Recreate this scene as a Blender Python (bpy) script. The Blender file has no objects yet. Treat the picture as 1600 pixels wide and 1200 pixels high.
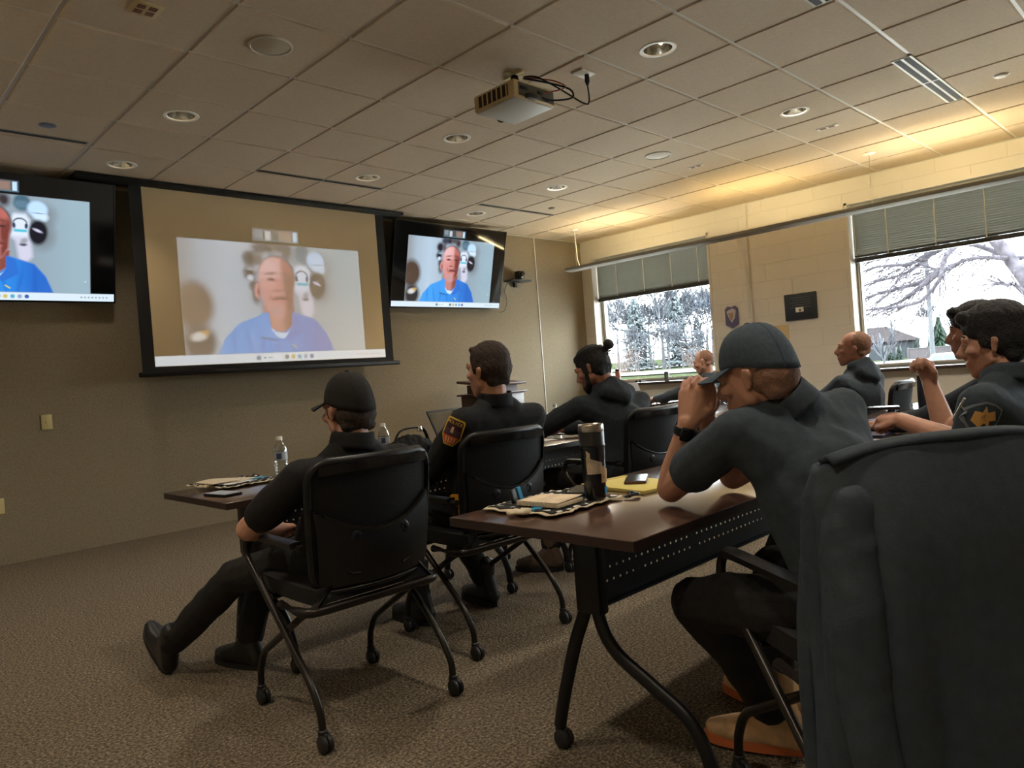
import bpy, bmesh, math, random
import numpy as np
from mathutils import Vector, Matrix, noise

sc = bpy.context.scene
COL = sc.collection
V = Vector
PI = math.pi

# ------------------------------------------------------------------ camera
CAM_Z = 1.14
FOCAL = 1140.0                      # pixels at 1600 wide
yaw, pit, rol = 0.777014, -0.010082, -0.075880
cf = V((math.sin(yaw) * math.cos(pit), math.cos(yaw) * math.cos(pit), math.sin(pit)))
cr0 = V((math.cos(yaw), -math.sin(yaw), 0))
cu0 = cr0.cross(cf)
cr = math.cos(rol) * cr0 + math.sin(rol) * cu0
cu = -math.sin(rol) * cr0 + math.cos(rol) * cu0
cam = bpy.data.cameras.new('camera')
cam.sensor_width = 36.0
cam.lens = FOCAL / 1600 * 36.0
cam.clip_start = 0.02
cam.clip_end = 600
co = bpy.data.objects.new('camera', cam)
M = Matrix((cr, cu, -cf)).transposed().to_4x4()
M.translation = V((0, 0, CAM_Z))
co.matrix_world = M
COL.objects.link(co)
sc.camera = co

# ------------------------------------------------------------------ world: bright overcast sky
w = bpy.data.worlds.new('overcast_sky')
sc.world = w
w.use_nodes = True
nt = w.node_tree
bg = nt.nodes['Background']
tc = nt.nodes.new('ShaderNodeTexCoord')
sep = nt.nodes.new('ShaderNodeSeparateXYZ')
rmp = nt.nodes.new('ShaderNodeValToRGB')
rmp.color_ramp.elements[0].position = 0.0
rmp.color_ramp.elements[0].color = (0.26, 0.27, 0.285, 1)   # an overcast sky is about three times brighter overhead than at the horizon
rmp.color_ramp.elements[1].position = 1.0
rmp.color_ramp.elements[1].color = (0.88, 0.94, 1.0, 1)
nt.links.new(tc.outputs['Generated'], sep.inputs[0])
nt.links.new(sep.outputs['Z'], rmp.inputs[0])
nt.links.new(rmp.outputs[0], bg.inputs[0])
SKY = 15.0
bg.inputs[1].default_value = SKY

sc.view_settings.view_transform = 'Standard'
sc.view_settings.look = 'None'
sc.view_settings.exposure = 2.06
sc.view_settings.gamma = 1.0
sc.view_settings.use_curve_mapping = False
sc.cycles.use_denoising = True
sc.cycles.max_bounces = 8
sc.cycles.diffuse_bounces = 5
sc.cycles.glossy_bounces = 4
sc.cycles.transparent_max_bounces = 12
sc.cycles.sample_clamp_indirect = 4.0
sc.cycles.caustics_reflective = False
sc.cycles.caustics_refractive = False

# room dimensions
XR, YF, ZC = 8.21, 6.74, 3.0        # window wall, screen wall, ceiling
XL, YB = -2.2, -3.4                 # walls behind the camera
W1 = (4.70, 6.56)                   # window openings along y
W2 = (1.15, 3.01)
W3 = (-2.40, -0.54)  # added opening behind the camera, for more daylight
WZ = (0.925, 2.71)

def lamp(name, kind, loc, energy, color, **kw):
    d = bpy.data.lights.new(name, kind)
    d.energy = energy
    d.color = color
    rot = kw.pop('rot', None)
    for k, v in kw.items():
        setattr(d, k, v)
    o = bpy.data.objects.new(name, d)
    o.location = loc
    if rot:
        o.rotation_euler = rot
    COL.objects.link(o)
    return o

# daylight portals in two visible window openings and the added one (they only guide sky sampling, they add no light)
for (ya, yb) in (W1, W2, W3):
    p = lamp('window_portal', 'AREA', (8.52, (ya + yb) / 2, 1.55), 0, (1, 1, 1), rot=(0, PI / 2, 0))
    p.data.shape = 'RECTANGLE'
    p.data.size = WZ[1] - WZ[0]
    p.data.size_y = yb - ya
    p.data.cycles.is_portal = True

# ------------------------------------------------------------------ helpers
def S(r, g, b):
    """sRGB 0-255 to linear"""
    return tuple(((c / 255) / 12.92 if c <= 10 else ((c / 255 + 0.055) / 1.055) ** 2.4) for c in (r, g, b))

def mat(name, col, rough=0.6, metal=0.0, nscale=0, namt=0.0, bump=0.0, bscale=None, spec=0.5, emit=None, estr=0.0, sheen=0.0, coat=0.0):
    m = bpy.data.materials.new(name)
    m.use_nodes = True
    t = m.node_tree
    b = t.nodes['Principled BSDF']
    b.inputs['Base Color'].default_value = (*col, 1)
    b.inputs['Roughness'].default_value = rough
    b.inputs['Metallic'].default_value = metal
    b.inputs['Specular IOR Level'].default_value = spec
    if coat:
        b.inputs['Coat Weight'].default_value = coat
        b.inputs['Coat Roughness'].default_value = 0.15
    if sheen:
        b.inputs['Sheen Weight'].default_value = sheen
        b.inputs['Sheen Roughness'].default_value = 0.6
    if emit:
        b.inputs['Emission Color'].default_value = (*emit, 1)
        b.inputs['Emission Strength'].default_value = estr
    if nscale:
        c = t.nodes.new('ShaderNodeTexCoord')
        n = t.nodes.new('ShaderNodeTexNoise')
        n.inputs['Scale'].default_value = nscale
        n.inputs['Detail'].default_value = 4
        t.links.new(c.outputs['Object'], n.inputs['Vector'])
        r = t.nodes.new('ShaderNodeValToRGB')
        r.color_ramp.elements[0].position = 0.3
        r.color_ramp.elements[1].position = 0.7
        r.color_ramp.elements[0].color = (*[x * (1 - namt) for x in col], 1)
        r.color_ramp.elements[1].color = (*[min(1, x * (1 + namt)) for x in col], 1)
        t.links.new(n.outputs['Fac'], r.inputs[0])
        t.links.new(r.outputs[0], b.inputs['Base Color'])
        if bump:
            n2 = t.nodes.new('ShaderNodeTexNoise')
            n2.inputs['Scale'].default_value = bscale or nscale
            n2.inputs['Detail'].default_value = 3
            t.links.new(c.outputs['Object'], n2.inputs['Vector'])
            bp = t.nodes.new('ShaderNodeBump')
            bp.inputs['Strength'].default_value = bump
            bp.inputs['Distance'].default_value = 0.01
            t.links.new(n2.outputs['Fac'], bp.inputs['Height'])
            t.links.new(bp.outputs[0], b.inputs['Normal'])
    return m

def obj(name, bm, m=None, parent=None, loc=None, angle=40, origin=None):
    me = bpy.data.meshes.new(name)
    if isinstance(bm, bpy.types.Mesh):
        me = bm
    else:
        bmesh.ops.recalc_face_normals(bm, faces=bm.faces)
        bm.to_mesh(me)
        bm.free()
    if origin is not None:
        me.transform(Matrix.Translation(-V(origin)))
    me.name = name
    if angle and len(me.polygons):
        me.polygons.foreach_set('use_smooth', [True] * len(me.polygons))
        if angle < 180:
            me.set_sharp_from_angle(angle=math.radians(angle))
    for x in (m if isinstance(m, (list, tuple)) else [m]):
        if x:
            me.materials.append(x)
    o = bpy.data.objects.new(name, me)
    COL.objects.link(o)
    if parent:
        o.parent = parent
    if loc is not None:
        o.location = loc
    return o

def tag(o, label=None, cat=None, group=None, kind=None):
    if label: o['label'] = label
    if cat: o['category'] = cat
    if group: o['group'] = group
    if kind: o['kind'] = kind
    return o

def thing(name, label, cat, loc=(0, 0, 0), rz=0, group=None):
    o = bpy.data.objects.new(name, None)
    o.empty_display_size = 0.1
    COL.objects.link(o)
    o.location = loc
    o.rotation_euler = (0, 0, rz)
    return tag(o, label, cat, group)

def struct(name, bm, m, parent=None, angle=30):
    o = obj(name, bm, m, parent, angle=angle)
    if not parent:
        o['kind'] = 'structure'
    return o

def copy_tree(o, parent=None):
    c = o.copy()
    COL.objects.link(c)
    if parent: c.parent = parent
    for ch in [x for x in bpy.data.objects if x.parent == o]:
        copy_tree(ch, c)
    return c

def NB():
    return bmesh.new()

def box(bm, c, s, rot=None, bevel=0.0, seg=2):
    r = bmesh.ops.create_cube(bm, size=1.0)
    vs = r['verts']
    for v in vs:
        v.co = V((v.co.x * s[0], v.co.y * s[1], v.co.z * s[2]))
    if bevel:
        es = list({e for v in vs for e in v.link_edges})
        rb = bmesh.ops.bevel(bm, geom=es, offset=bevel, segments=seg, affect='EDGES', profile=0.5)
        vs = list({v for f in rb['faces'] for v in f.verts} | {v for v in vs if v.is_valid})
    for v in vs:
        p = v.co
        if rot is not None: p = rot @ p
        v.co = p + V(c)
    return vs

def bx(bm, lo, hi, bevel=0.0):
    return box(bm, [(a + b) / 2 for a, b in zip(lo, hi)], [b - a for a, b in zip(lo, hi)], bevel=bevel)

def frame_of(d, hint=V((0, 0, 1))):
    d = V(d).normalized()
    if abs(d.dot(hint)) > 0.98: hint = V((1, 0, 0))
    x = d.cross(hint).normalized()
    y = x.cross(d).normalized()
    return x, y, d

def smooth_path(pts, n=6):
    pts = [V(p) for p in pts]
    out = []
    for i in range(len(pts) - 1):
        p0 = pts[max(i - 1, 0)]; p1 = pts[i]; p2 = pts[i + 1]; p3 = pts[min(i + 2, len(pts) - 1)]
        for k in range(n):
            t = k / n
            out.append(0.5 * ((2 * p1) + (p2 - p0) * t + (2 * p0 - 5 * p1 + 4 * p2 - p3) * t * t + (3 * p1 - p0 - 3 * p2 + p3) * t ** 3))
    out.append(pts[-1])
    return out

def bend_path(pts, rad=0.05, n=5):
    """polyline with rounded corners"""
    pts = [V(p) for p in pts]
    out = [pts[0]]
    for i in range(1, len(pts) - 1):
        a, b, c = pts[i - 1], pts[i], pts[i + 1]
        d1 = (a - b); d2 = (c - b)
        r = min(rad, d1.length * 0.45, d2.length * 0.45)
        p = b + d1.normalized() * r; q = b + d2.normalized() * r
        for k in range(n + 1):
            t = k / n
            out.append((1 - t) ** 2 * p + 2 * t * (1 - t) * b + t * t * q)
    out.append(pts[-1])
    return out

def tube(bm, pts, r, seg=8, closed=False, cap=True, flat=1.0):
    pts = [V(p) for p in pts]
    n = len(pts)
    rs = r if isinstance(r, (list, tuple)) else [r] * n
    rings = []
    px = None
    for i in range(n):
        if closed:
            d = pts[(i + 1) % n] - pts[i - 1]
        else:
            d = pts[min(i + 1, n - 1)] - pts[max(i - 1, 0)]
        if d.length < 1e-9: d = V((0, 0, 1))
        d.normalize()
        if px is None:
            x, y, _ = frame_of(d)
        else:
            x = (px - d * px.dot(d))
            if x.length < 1e-6: x, y, _ = frame_of(d)
            x.normalize(); y = d.cross(x)
        px = x
        rings.append([bm.verts.new(pts[i] + rs[i] * (math.cos(2 * PI * k / seg) * x + flat * math.sin(2 * PI * k / seg) * y)) for k in range(seg)])
    m = n if closed else n - 1
    for i in range(m):
        a, b = rings[i], rings[(i + 1) % n]
        for k in range(seg):
            bm.faces.new((a[k], a[(k + 1) % seg], b[(k + 1) % seg], b[k]))
    if cap and not closed:
        bm.faces.new(rings[0][::-1]); bm.faces.new(rings[-1])

def lathe(bm, prof, c=(0, 0, 0), seg=24, cap=True, axis=None):
    """prof: (radius, height) along z, or along axis frame (x,y,d)"""
    c = V(c)
    ax = axis or (V((1, 0, 0)), V((0, 1, 0)), V((0, 0, 1)))
    rings = []
    for (r, z) in prof:
        rings.append([bm.verts.new(c + ax[2] * z + r * (math.cos(2 * PI * k / seg) * ax[0] + math.sin(2 * PI * k / seg) * ax[1])) for k in range(seg)])
    for a, b in zip(rings, rings[1:]):
        for k in range(seg):
            bm.faces.new((a[k], a[(k + 1) % seg], b[(k + 1) % seg], b[k]))
    if cap:
        bm.faces.new(rings[0][::-1]); bm.faces.new(rings[-1])

def prism(bm, poly, o, x, y, d, depth):
    """extrude 2-D outline (in x, y from o) by depth along d"""
    o, x, y, d = V(o), V(x), V(y), V(d)
    a = [bm.verts.new(o + p[0] * x + p[1] * y) for p in poly]
    b = [bm.verts.new(o + p[0] * x + p[1] * y + d * depth) for p in poly]
    bm.faces.new(a[::-1]); bm.faces.new(b)
    n = len(poly)
    for i in range(n):
        bm.faces.new((a[i], a[(i + 1) % n], b[(i + 1) % n], b[i]))

def sheet(bm, f, nu, nv, thick=0.0, flip=False):
    """surface f(u,v), u,v in 0..1, closed to a slab when thick"""
    P = [[V(f(i / nu, j / nv)) for j in range(nv + 1)] for i in range(nu + 1)]
    A = [[bm.verts.new(P[i][j]) for j in range(nv + 1)] for i in range(nu + 1)]
    for i in range(nu):
        for j in range(nv):
            bm.faces.new((A[i][j], A[i + 1][j], A[i + 1][j + 1], A[i][j + 1]))
    if thick:
        B = []
        for i in range(nu + 1):
            row = []
            for j in range(nv + 1):
                du = P[min(i + 1, nu)][j] - P[max(i - 1, 0)][j]
                dv = P[i][min(j + 1, nv)] - P[i][max(j - 1, 0)]
                n = du.cross(dv)
                n = n.normalized() if n.length > 1e-12 else V((0, 0, 1))
                row.append(bm.verts.new(P[i][j] + n * thick))
            B.append(row)
        for i in range(nu):
            for j in range(nv):
                bm.faces.new((B[i][j], B[i][j + 1], B[i + 1][j + 1], B[i + 1][j]))
        for i in range(nu):
            bm.faces.new((A[i][0], B[i][0], B[i + 1][0], A[i + 1][0]))
            bm.faces.new((A[i + 1][nv], B[i + 1][nv], B[i][nv], A[i][nv]))
        for j in range(nv):
            bm.faces.new((A[0][j + 1], B[0][j + 1], B[0][j], A[0][j]))
            bm.faces.new((A[nu][j], B[nu][j], B[nu][j + 1], A[nu][j + 1]))

_ICO = {}
def ico(sub):
    if sub not in _ICO:
        b = bmesh.new()
        bmesh.ops.create_icosphere(b, subdivisions=sub, radius=1.0)
        _ICO[sub] = [v.co.copy() for v in b.verts]
        b.free()
    return _ICO[sub]

def hull(bm, items, sub=2):
    """convex hull of balls / ellipsoids: (centre, r | (rx,ry,rz), rot3x3 | None)"""
    vs = []
    for it in items:
        c = V(it[0]); r = it[1]
        R = it[2] if len(it) > 2 else None
        for p in ico(sub):
            q = p * r if not isinstance(r, (tuple, list)) else V((p.x * r[0], p.y * r[1], p.z * r[2]))
            if R is not None: q = R @ q
            vs.append(bm.verts.new(c + q))
    res = bmesh.ops.convex_hull(bm, input=vs, use_existing_faces=False)
    dead = [g for g in set(res['geom_interior']) | set(res['geom_unused']) if isinstance(g, bmesh.types.BMVert) and g.is_valid]
    bmesh.ops.delete(bm, geom=dead, context='VERTS')

def chain(bm, pts, rs, sub=2):
    for i in range(len(pts) - 1):
        hull(bm, [(pts[i], rs[i]), (pts[i + 1], rs[i + 1])], sub)

TMP = bpy.data.scenes.new('workbench')
def fuse(bm, voxel, smooth=3, fac=0.5, wr=0.0, wf=9.0, seed=0.0):
    """weld overlapping solids into one continuous skin"""
    me = bpy.data.meshes.new('tmp')
    bmesh.ops.recalc_face_normals(bm, faces=bm.faces)
    bm.to_mesh(me); bm.free()
    o = bpy.data.objects.new('tmp', me)
    TMP.collection.objects.link(o)
    r = o.modifiers.new('r', 'REMESH'); r.mode = 'VOXEL'; r.voxel_size = voxel
    s = o.modifiers.new('s', 'SMOOTH'); s.factor = fac; s.iterations = smooth
    with bpy.context.temp_override(scene=TMP, view_layer=TMP.view_layers[0]):
        dg = bpy.context.evaluated_depsgraph_get()
        dg.update()
        out = bpy.data.meshes.new_from_object(o.evaluated_get(dg))
    bpy.data.objects.remove(o); bpy.data.meshes.remove(me)
    if wr:
        n = len(out.vertices)
        P = np.empty(n * 3, np.float32); N_ = np.empty(n * 3, np.float32)
        out.vertices.foreach_get('co', P); out.vertices.foreach_get('normal', N_)
        P = P.reshape(-1, 3); N_ = N_.reshape(-1, 3)
        rs = np.random.RandomState(int(seed * 7) % 1000 + 1)
        h = np.zeros(n)
        for k in range(14):
            d = rs.normal(size=3); d[2] *= .7; d /= np.linalg.norm(d)
            f = wf * rs.uniform(.6, 3.2)
            w_ = P @ d * f * 2.2 + rs.uniform(0, 6.28)
            e = rs.normal(size=3); e /= np.linalg.norm(e)
            w_ = w_ + 1.3 * np.sin(P @ e * wf * 1.1 + rs.uniform(0, 6.28))
            sn = np.sin(w_)
            h += (1 - np.abs(sn) * 2 if k % 2 else sn) * (wf / f) * .38
        P = P + N_ * (np.clip(h, -1.6, 1.6) * wr * .7)[:, None]
        out.vertices.foreach_set('co', P.astype(np.float32).ravel())
        out.update()
    return out

def text_mesh(body, size, depth=0.0008):
    c = bpy.data.curves.new('t', 'FONT')
    c.body = body; c.size = size; c.extrude = depth
    c.align_x = 'CENTER'; c.align_y = 'CENTER'
    o = bpy.data.objects.new('t', c)
    TMP.collection.objects.link(o)
    with bpy.context.temp_override(scene=TMP, view_layer=TMP.view_layers[0]):
        dg = bpy.context.evaluated_depsgraph_get()
        dg.update()
        me = bpy.data.meshes.new_from_object(o.evaluated_get(dg))
    bpy.data.objects.remove(o)
    return me

# ------------------------------------------------------------------ materials
M_tile = mat('ceiling_tile', S(194, 176, 150), 0.9, nscale=60, namt=0.05, bump=0.15, bscale=220)
M_tee = mat('ceiling_tee', S(205, 200, 186), 0.5)
M_cream = mat('cream_block_paint', S(231, 226, 216), 0.6, nscale=3, namt=0.03)
M_wallf = mat('beige_fabric_wall', S(146, 133, 110), 0.95, nscale=70, namt=0.13, bump=0.3, bscale=160)
M_black = mat('black_plastic', (0.007, 0.007, 0.008), 0.40, spec=0.4)
M_blackg = mat('black_gloss', (0.008, 0.008, 0.009), 0.18)
M_tubeb = mat('bronze_black_tube', (0.022, 0.017, 0.013), 0.28, metal=0.35)
M_mesh = mat('black_chair_mesh', (0.006, 0.0065, 0.007), 0.7, spec=0.25, nscale=300, namt=0.5, bump=0.3)
M_seat = mat('black_seat_fabric', (0.010, 0.010, 0.011), 0.9, nscale=120, namt=0.3, bump=0.2)
M_cast = mat('caster_rubber', (0.015, 0.014, 0.013), 0.5)
M_top = mat('espresso_laminate', S(80, 58, 48), 0.22, nscale=9, namt=0.10, spec=1.0, coat=0.5)
M_edge = mat('espresso_edge', S(48, 32, 27), 0.45)
M_panel = mat('black_perforated_steel', (0.010, 0.011, 0.013), 0.5)
M_chrome = mat('chrome', (0.75, 0.74, 0.72), 0.12, metal=1.0)
M_steel = mat('brushed_steel', (0.55, 0.5, 0.44), 0.28, metal=1.0, nscale=40, namt=0.1)
M_white = mat('white_paint', S(230, 226, 214), 0.5)
M_alu = mat('window_aluminium', S(190, 190, 182), 0.4, metal=0.2)
M_grey = mat('grey_fixture', S(146, 142, 134), 0.85, spec=0.15)
M_ivory = mat('ivory_plastic', S(212, 196, 140), 0.4)
M_paper = mat('white_paper', S(232, 232, 228), 0.8)
M_proj = mat('projector_plastic', S(196, 176, 130), 0.5)
M_dark = mat('dark_slot', (0.006, 0.005, 0.004), 0.8)
M_sill = mat('dark_stone_sill', S(70, 56, 52), 0.35, nscale=30, namt=0.25)

def carpet():
    m = mat('loop_carpet', S(120, 106, 84), 1.0)
    t = m.node_tree; b = t.nodes['Principled BSDF']
    b.inputs['Specular IOR Level'].default_value = 0.1
    c = t.nodes.new('ShaderNodeTexCoord')
    n = t.nodes.new('ShaderNodeTexNoise'); n.inputs['Scale'].default_value = 95; n.inputs['Detail'].default_value = 3; n.inputs['Roughness'].default_value = 0.75
    v = t.nodes.new('ShaderNodeTexVoronoi'); v.inputs['Scale'].default_value = 130
    r = t.nodes.new('ShaderNodeValToRGB')
    e = r.color_ramp.elements
    e[0].position = 0.33; e[0].color = (*S(66, 58, 47), 1)
    e[1].position = 0.66; e[1].color = (*S(174, 159, 136), 1)
    k = e.new(0.5); k.color = (*S(118, 106, 89), 1)
    t.links.new(c.outputs['Object'], n.inputs['Vector']); t.links.new(c.outputs['Object'], v.inputs['Vector'])
    t.links.new(n.outputs['Fac'], r.inputs[0]); t.links.new(r.outputs[0], b.inputs['Base Color'])
    bp = t.nodes.new('ShaderNodeBump'); bp.inputs['Strength'].default_value = 0.7; bp.inputs['Distance'].default_value = 0.01
    t.links.new(v.outputs['Distance'], bp.inputs['Height']); t.links.new(bp.outputs[0], b.inputs['Normal'])
    return m

def block_wall():
    m = mat('painted_block', S(214, 202, 180), 0.6)
    t = m.node_tree; b = t.nodes['Principled BSDF']
    c = t.nodes.new('ShaderNodeTexCoord')
    mp = t.nodes.new('ShaderNodeMapping'); mp.inputs['Rotation'].default_value = (0, 0, 0)
    cx = t.nodes.new('ShaderNodeSeparateXYZ'); cb = t.nodes.new('ShaderNodeCombineXYZ')
    t.links.new(c.outputs['Object'], cx.inputs[0])
    t.links.new(cx.outputs['Y'], cb.inputs['X']); t.links.new(cx.outputs['Z'], cb.inputs['Y'])
    br = t.nodes.new('ShaderNodeTexBrick')
    br.inputs['Scale'].default_value = 1.0
    br.inputs['Brick Width'].default_value = 0.61; br.inputs['Row Height'].default_value = 0.203
    br.inputs['Mortar Size'].default_value = 0.004; br.inputs['Mortar Smooth'].default_value = 0.6
    br.inputs['Color1'].default_value = (*S(231, 226, 216), 1); br.inputs['Color2'].default_value = (*S(228, 223, 213), 1)
    br.inputs['Mortar'].default_value = (*S(218, 212, 200), 1)
    t.links.new(cb.outputs[0], br.inputs['Vector'])
    t.links.new(br.outputs['Color'], b.inputs['Base Color'])
    bp = t.nodes.new('ShaderNodeBump'); bp.inputs['Strength'].default_value = 0.5; bp.inputs['Distance'].default_value = 0.006; bp.invert = True
    t.links.new(br.outputs['Fac'], bp.inputs['Height']); t.links.new(bp.outputs[0], b.inputs['Normal'])
    return m

def glass_pane():
    m = bpy.data.materials.new('window_glass')
    m.use_nodes = True
    t = m.node_tree
    t.nodes.remove(t.nodes['Principled BSDF'])
    o = t.nodes['Material Output']
    tr = t.nodes.new('ShaderNodeBsdfTransparent'); tr.inputs[0].default_value = (0.93, 0.96, 0.95, 1)
    gl = t.nodes.new('ShaderNodeBsdfGlossy'); gl.inputs['Roughness'].default_value = 0.02
    fr = t.nodes.new('ShaderNodeFresnel'); fr.inputs[0].default_value = 1.35
    mx = t.nodes.new('ShaderNodeMixShader')
    t.links.new(fr.outputs[0], mx.inputs[0]); t.links.new(tr.outputs[0], mx.inputs[1]); t.links.new(gl.outputs[0], mx.inputs[2])
    t.links.new(mx.outputs[0], o.inputs[0])
    return m

M_carpet = carpet()
M_block = block_wall()
M_glass = glass_pane()

# ------------------------------------------------------------------ room shell
b = NB(); bx(b, (XL - .2, YB - .2, -0.15), (XR + .3, YF + .2, 0)); struct('floor', b, M_carpet)
b = NB(); bx(b, (XL - .2, YF, 0), (XR + .3, YF + .2, 3.4)); struct('wall_front', b, M_wallf)
b = NB(); bx(b, (XL - .2, YB - .2, 0), (XR + .3, YB, 3.4)); struct('wall_back', b, M_cream)
b = NB(); bx(b, (XL - .2, YB, 0), (XL, YF, 3.4)); struct('wall_left', b, M_cream)
b = NB()
for (ya, yb) in ((YB, W3[0]), (W3[1], W2[0]), (W2[1], W1[0]), (W1[1], YF)):
    bx(b, (XR, ya, 0), (XR + .3, yb, 3.4))
for (ya, yb) in (W1, W2, W3):
    bx(b, (XR, ya, 0), (XR + .3, yb, WZ[0])); bx(b, (XR, ya, WZ[1]), (XR + .3, yb, 3.4))
struct('wall_right', b, M_block)

# ceiling: suspended grid of square tegular tiles; tiles that carry a downlight have a round hole
GX, GY, TS = 0.98853, 3.27919, 0.6096
DL = [(1.903, 4.803), (1.903, 6.022), (3.732, 4.193), (3.732, 5.413), (3.732, 2.365), (5.560, 2.365), (5.560, 4.803), (5.560, 6.022),
      (1.903, 2.365), (1.903, 0.536), (3.732, 0.536), (5.560, 0.536), (0.074, 2.365), (0.074, 0.536), (0.074, 4.803)]  # this row is unseen, added to light the room
RH = 0.098
b = NB()
i0, i1 = math.floor((XL - GX) / TS), math.ceil((XR - GX) / TS)
j0, j1 = math.floor((YB - GY) / TS), math.ceil((YF - GY) / TS)
cl = lambda x, a, c: max(a, min(c, x))
for i in range(i0, i1):
    for j in range(j0, j1):
        xa, xb = cl(GX + i * TS, XL, XR), cl(GX + (i + 1) * TS, XL, XR)
        ya, yb = cl(GY + j * TS, YB, YF), cl(GY + (j + 1) * TS, YB, YF)
        if xb - xa < .03 or yb - ya < .03: continue
        g, h = 0.009, 0.016
        lo = [(xa + h, ya + h), (xb - h, ya + h), (xb - h, yb - h), (xa + h, yb - h)]
        up = [(xa + g, ya + g), (xb - g, ya + g), (xb - g, yb - g), (xa + g, yb - g)]
        L = [b.verts.new((x, y, ZC - .008)) for x, y in lo]
        U = [b.verts.new((x, y, ZC + .001)) for x, y in up]
        for k in range(4):
            b.faces.new((L[k], L[(k + 1) % 4], U[(k + 1) % 4], U[k]))
        hole = [d for d in DL if xa < d[0] < xb and ya < d[1] < yb]
        if not hole:
            b.faces.new(L)
        else:
            cx, cy = hole[0]
            n = 32
            ring, per = [], []
            for k in range(n):
                a = 2 * PI * (k + .5) / n
                ring.append(b.verts.new((cx + RH * math.cos(a), cy + RH * math.sin(a), ZC - .008)))
            # perimeter: the four corners plus intersections
            def edge_pt(a):
                c_, s_ = math.cos(a), math.sin(a)
                t = min(((lo[1][0] - cx) / c_ if c_ > 1e-9 else 9), ((lo[0][0] - cx) / c_ if c_ < -1e-9 else 9),
                        ((lo[2][1] - cy) / s_ if s_ > 1e-9 else 9), ((lo[0][1] - cy) / s_ if s_ < -1e-9 else 9))
                return (cx + t * c_, cy + t * s_)
            for k in range(n):
                x, y = edge_pt(2 * PI * (k + .5) / n)
                per.append(b.verts.new((x, y, ZC - .008)))
            corners = {k: v for k, v in zip((3, 11, 19, 27), (L[2], L[3], L[0], L[1]))}
            for k in range(n):
                k2 = (k + 1) % n
                if k in corners:
                    b.faces.new((ring[k], per[k], corners[k], per[k2], ring[k2]))
                else:
                    b.faces.new((ring[k], per[k], per[k2], ring[k2]))
ceil_ = struct('ceiling', b, [M_tile], angle=20)
b = NB()
for i in range(i0 + 1, i1):
    x = GX + i * TS
    bx(b, (x - .012, YB, ZC), (x + .012, YF, ZC + .03))
for j in range(j0 + 1, j1):
    y = GY + j * TS
    bx(b, (XL, y - .012, ZC + .0005), (XR, y + .012, ZC + .03))
tees = obj('grid_tee', b, M_tee, ceil_)
b = NB(); bx(b, (XL - .2, YB - .2, 3.36), (XR + .3, YF + .2, 3.5)); obj('light_block_slab', b, M_dark, ceil_)  # unseen slab over the tiles, added to keep sky light out
b = NB()
for (lo, hi) in (((XL, YB, 2.975), (XL + .02, YF, 3.0)), ((XR - .02, YB, 2.985), (XR, YF, 3.0)), ((XL, YF - .02, 2.985), (XR, YF, 3.0))):
    bx(b, lo, hi)
struct('trim_1', b, M_tee)
# vertical seams of the fabric panels
for k, x in enumerate((-0.9, 7.245)):
    b = NB(); bx(b, (x - .006, YF - .006, 0.0), (x + .006, YF + .01, 2.985))
    struct('trim_%d' % (k + 2), b, M_white)
b = NB(); bx(b, (XR - .012, YB, 0), (XR, YF, .10)); struct('baseboard_right', b, mat('rubber_base', S(60, 55, 50), .6))
# painted conduit up the window wall
b = NB(); tube(b, [(XR - .016, 4.17, .3), (XR - .016, 4.17, 2.985)], .016, 10); struct('trim_4', b, M_cream)

# windows
def window(n, ya, yb):
    X = XR + .17
    b = NB()
    t = .045
    bx(b, (X, ya, WZ[0]), (X + .06, ya + t, WZ[1])); bx(b, (X, yb - t, WZ[0]), (X + .06, yb, WZ[1]))
    bx(b, (X, ya + t, WZ[0]), (X + .06, yb - t, WZ[0] + t)); bx(b, (X, ya + t, WZ[1] - t), (X + .06, yb - t, WZ[1]))
    fr = obj('window_%d' % n, b, M_alu); fr['kind'] = 'structure'
    b = NB()
    for (lo, hi) in (((X - .012, ya + .02, WZ[0] + .02), (X, ya + .035, WZ[1])), ((X - .012, yb - .035, WZ[0] + .02), (X, yb - .02, WZ[1])), ((X - .012, ya + .02, WZ[0] + .03), (X, yb - .02, WZ[0] + .05))):
        bx(b, lo, hi)
    obj('glazing_bead', b, M_white, fr)
    b = NB(); bx(b, (X + .028, ya + t, WZ[0] + t), (X + .034, yb - t, WZ[1] - t)); obj('pane', b, M_glass, fr)
    b = NB(); bx(b, (XR - .09, ya - .03, WZ[0] - .03), (X + .001, yb + .03, WZ[0] + .004), bevel=.006); obj('sill', b, M_sill, fr)
    b = NB()
    for (lo, hi) in (((XR - .012, ya - .03, WZ[1]), (XR + .02, yb + .03, WZ[1] + .035)), ((XR - .012, yb - .010, WZ[0] + .01), (XR + .165, yb + .02, WZ[1] + .03)), ((XR - .012, ya - .02, WZ[0] + .01), (XR + .165, ya + .010, WZ[1] + .03))):
        bx(b, lo, hi)
    obj('casing', b, M_cream, fr)
window(1, *W1)
window(2, *W2)
window(3, *W3)  # unseen window, put in to brighten the room

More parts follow.
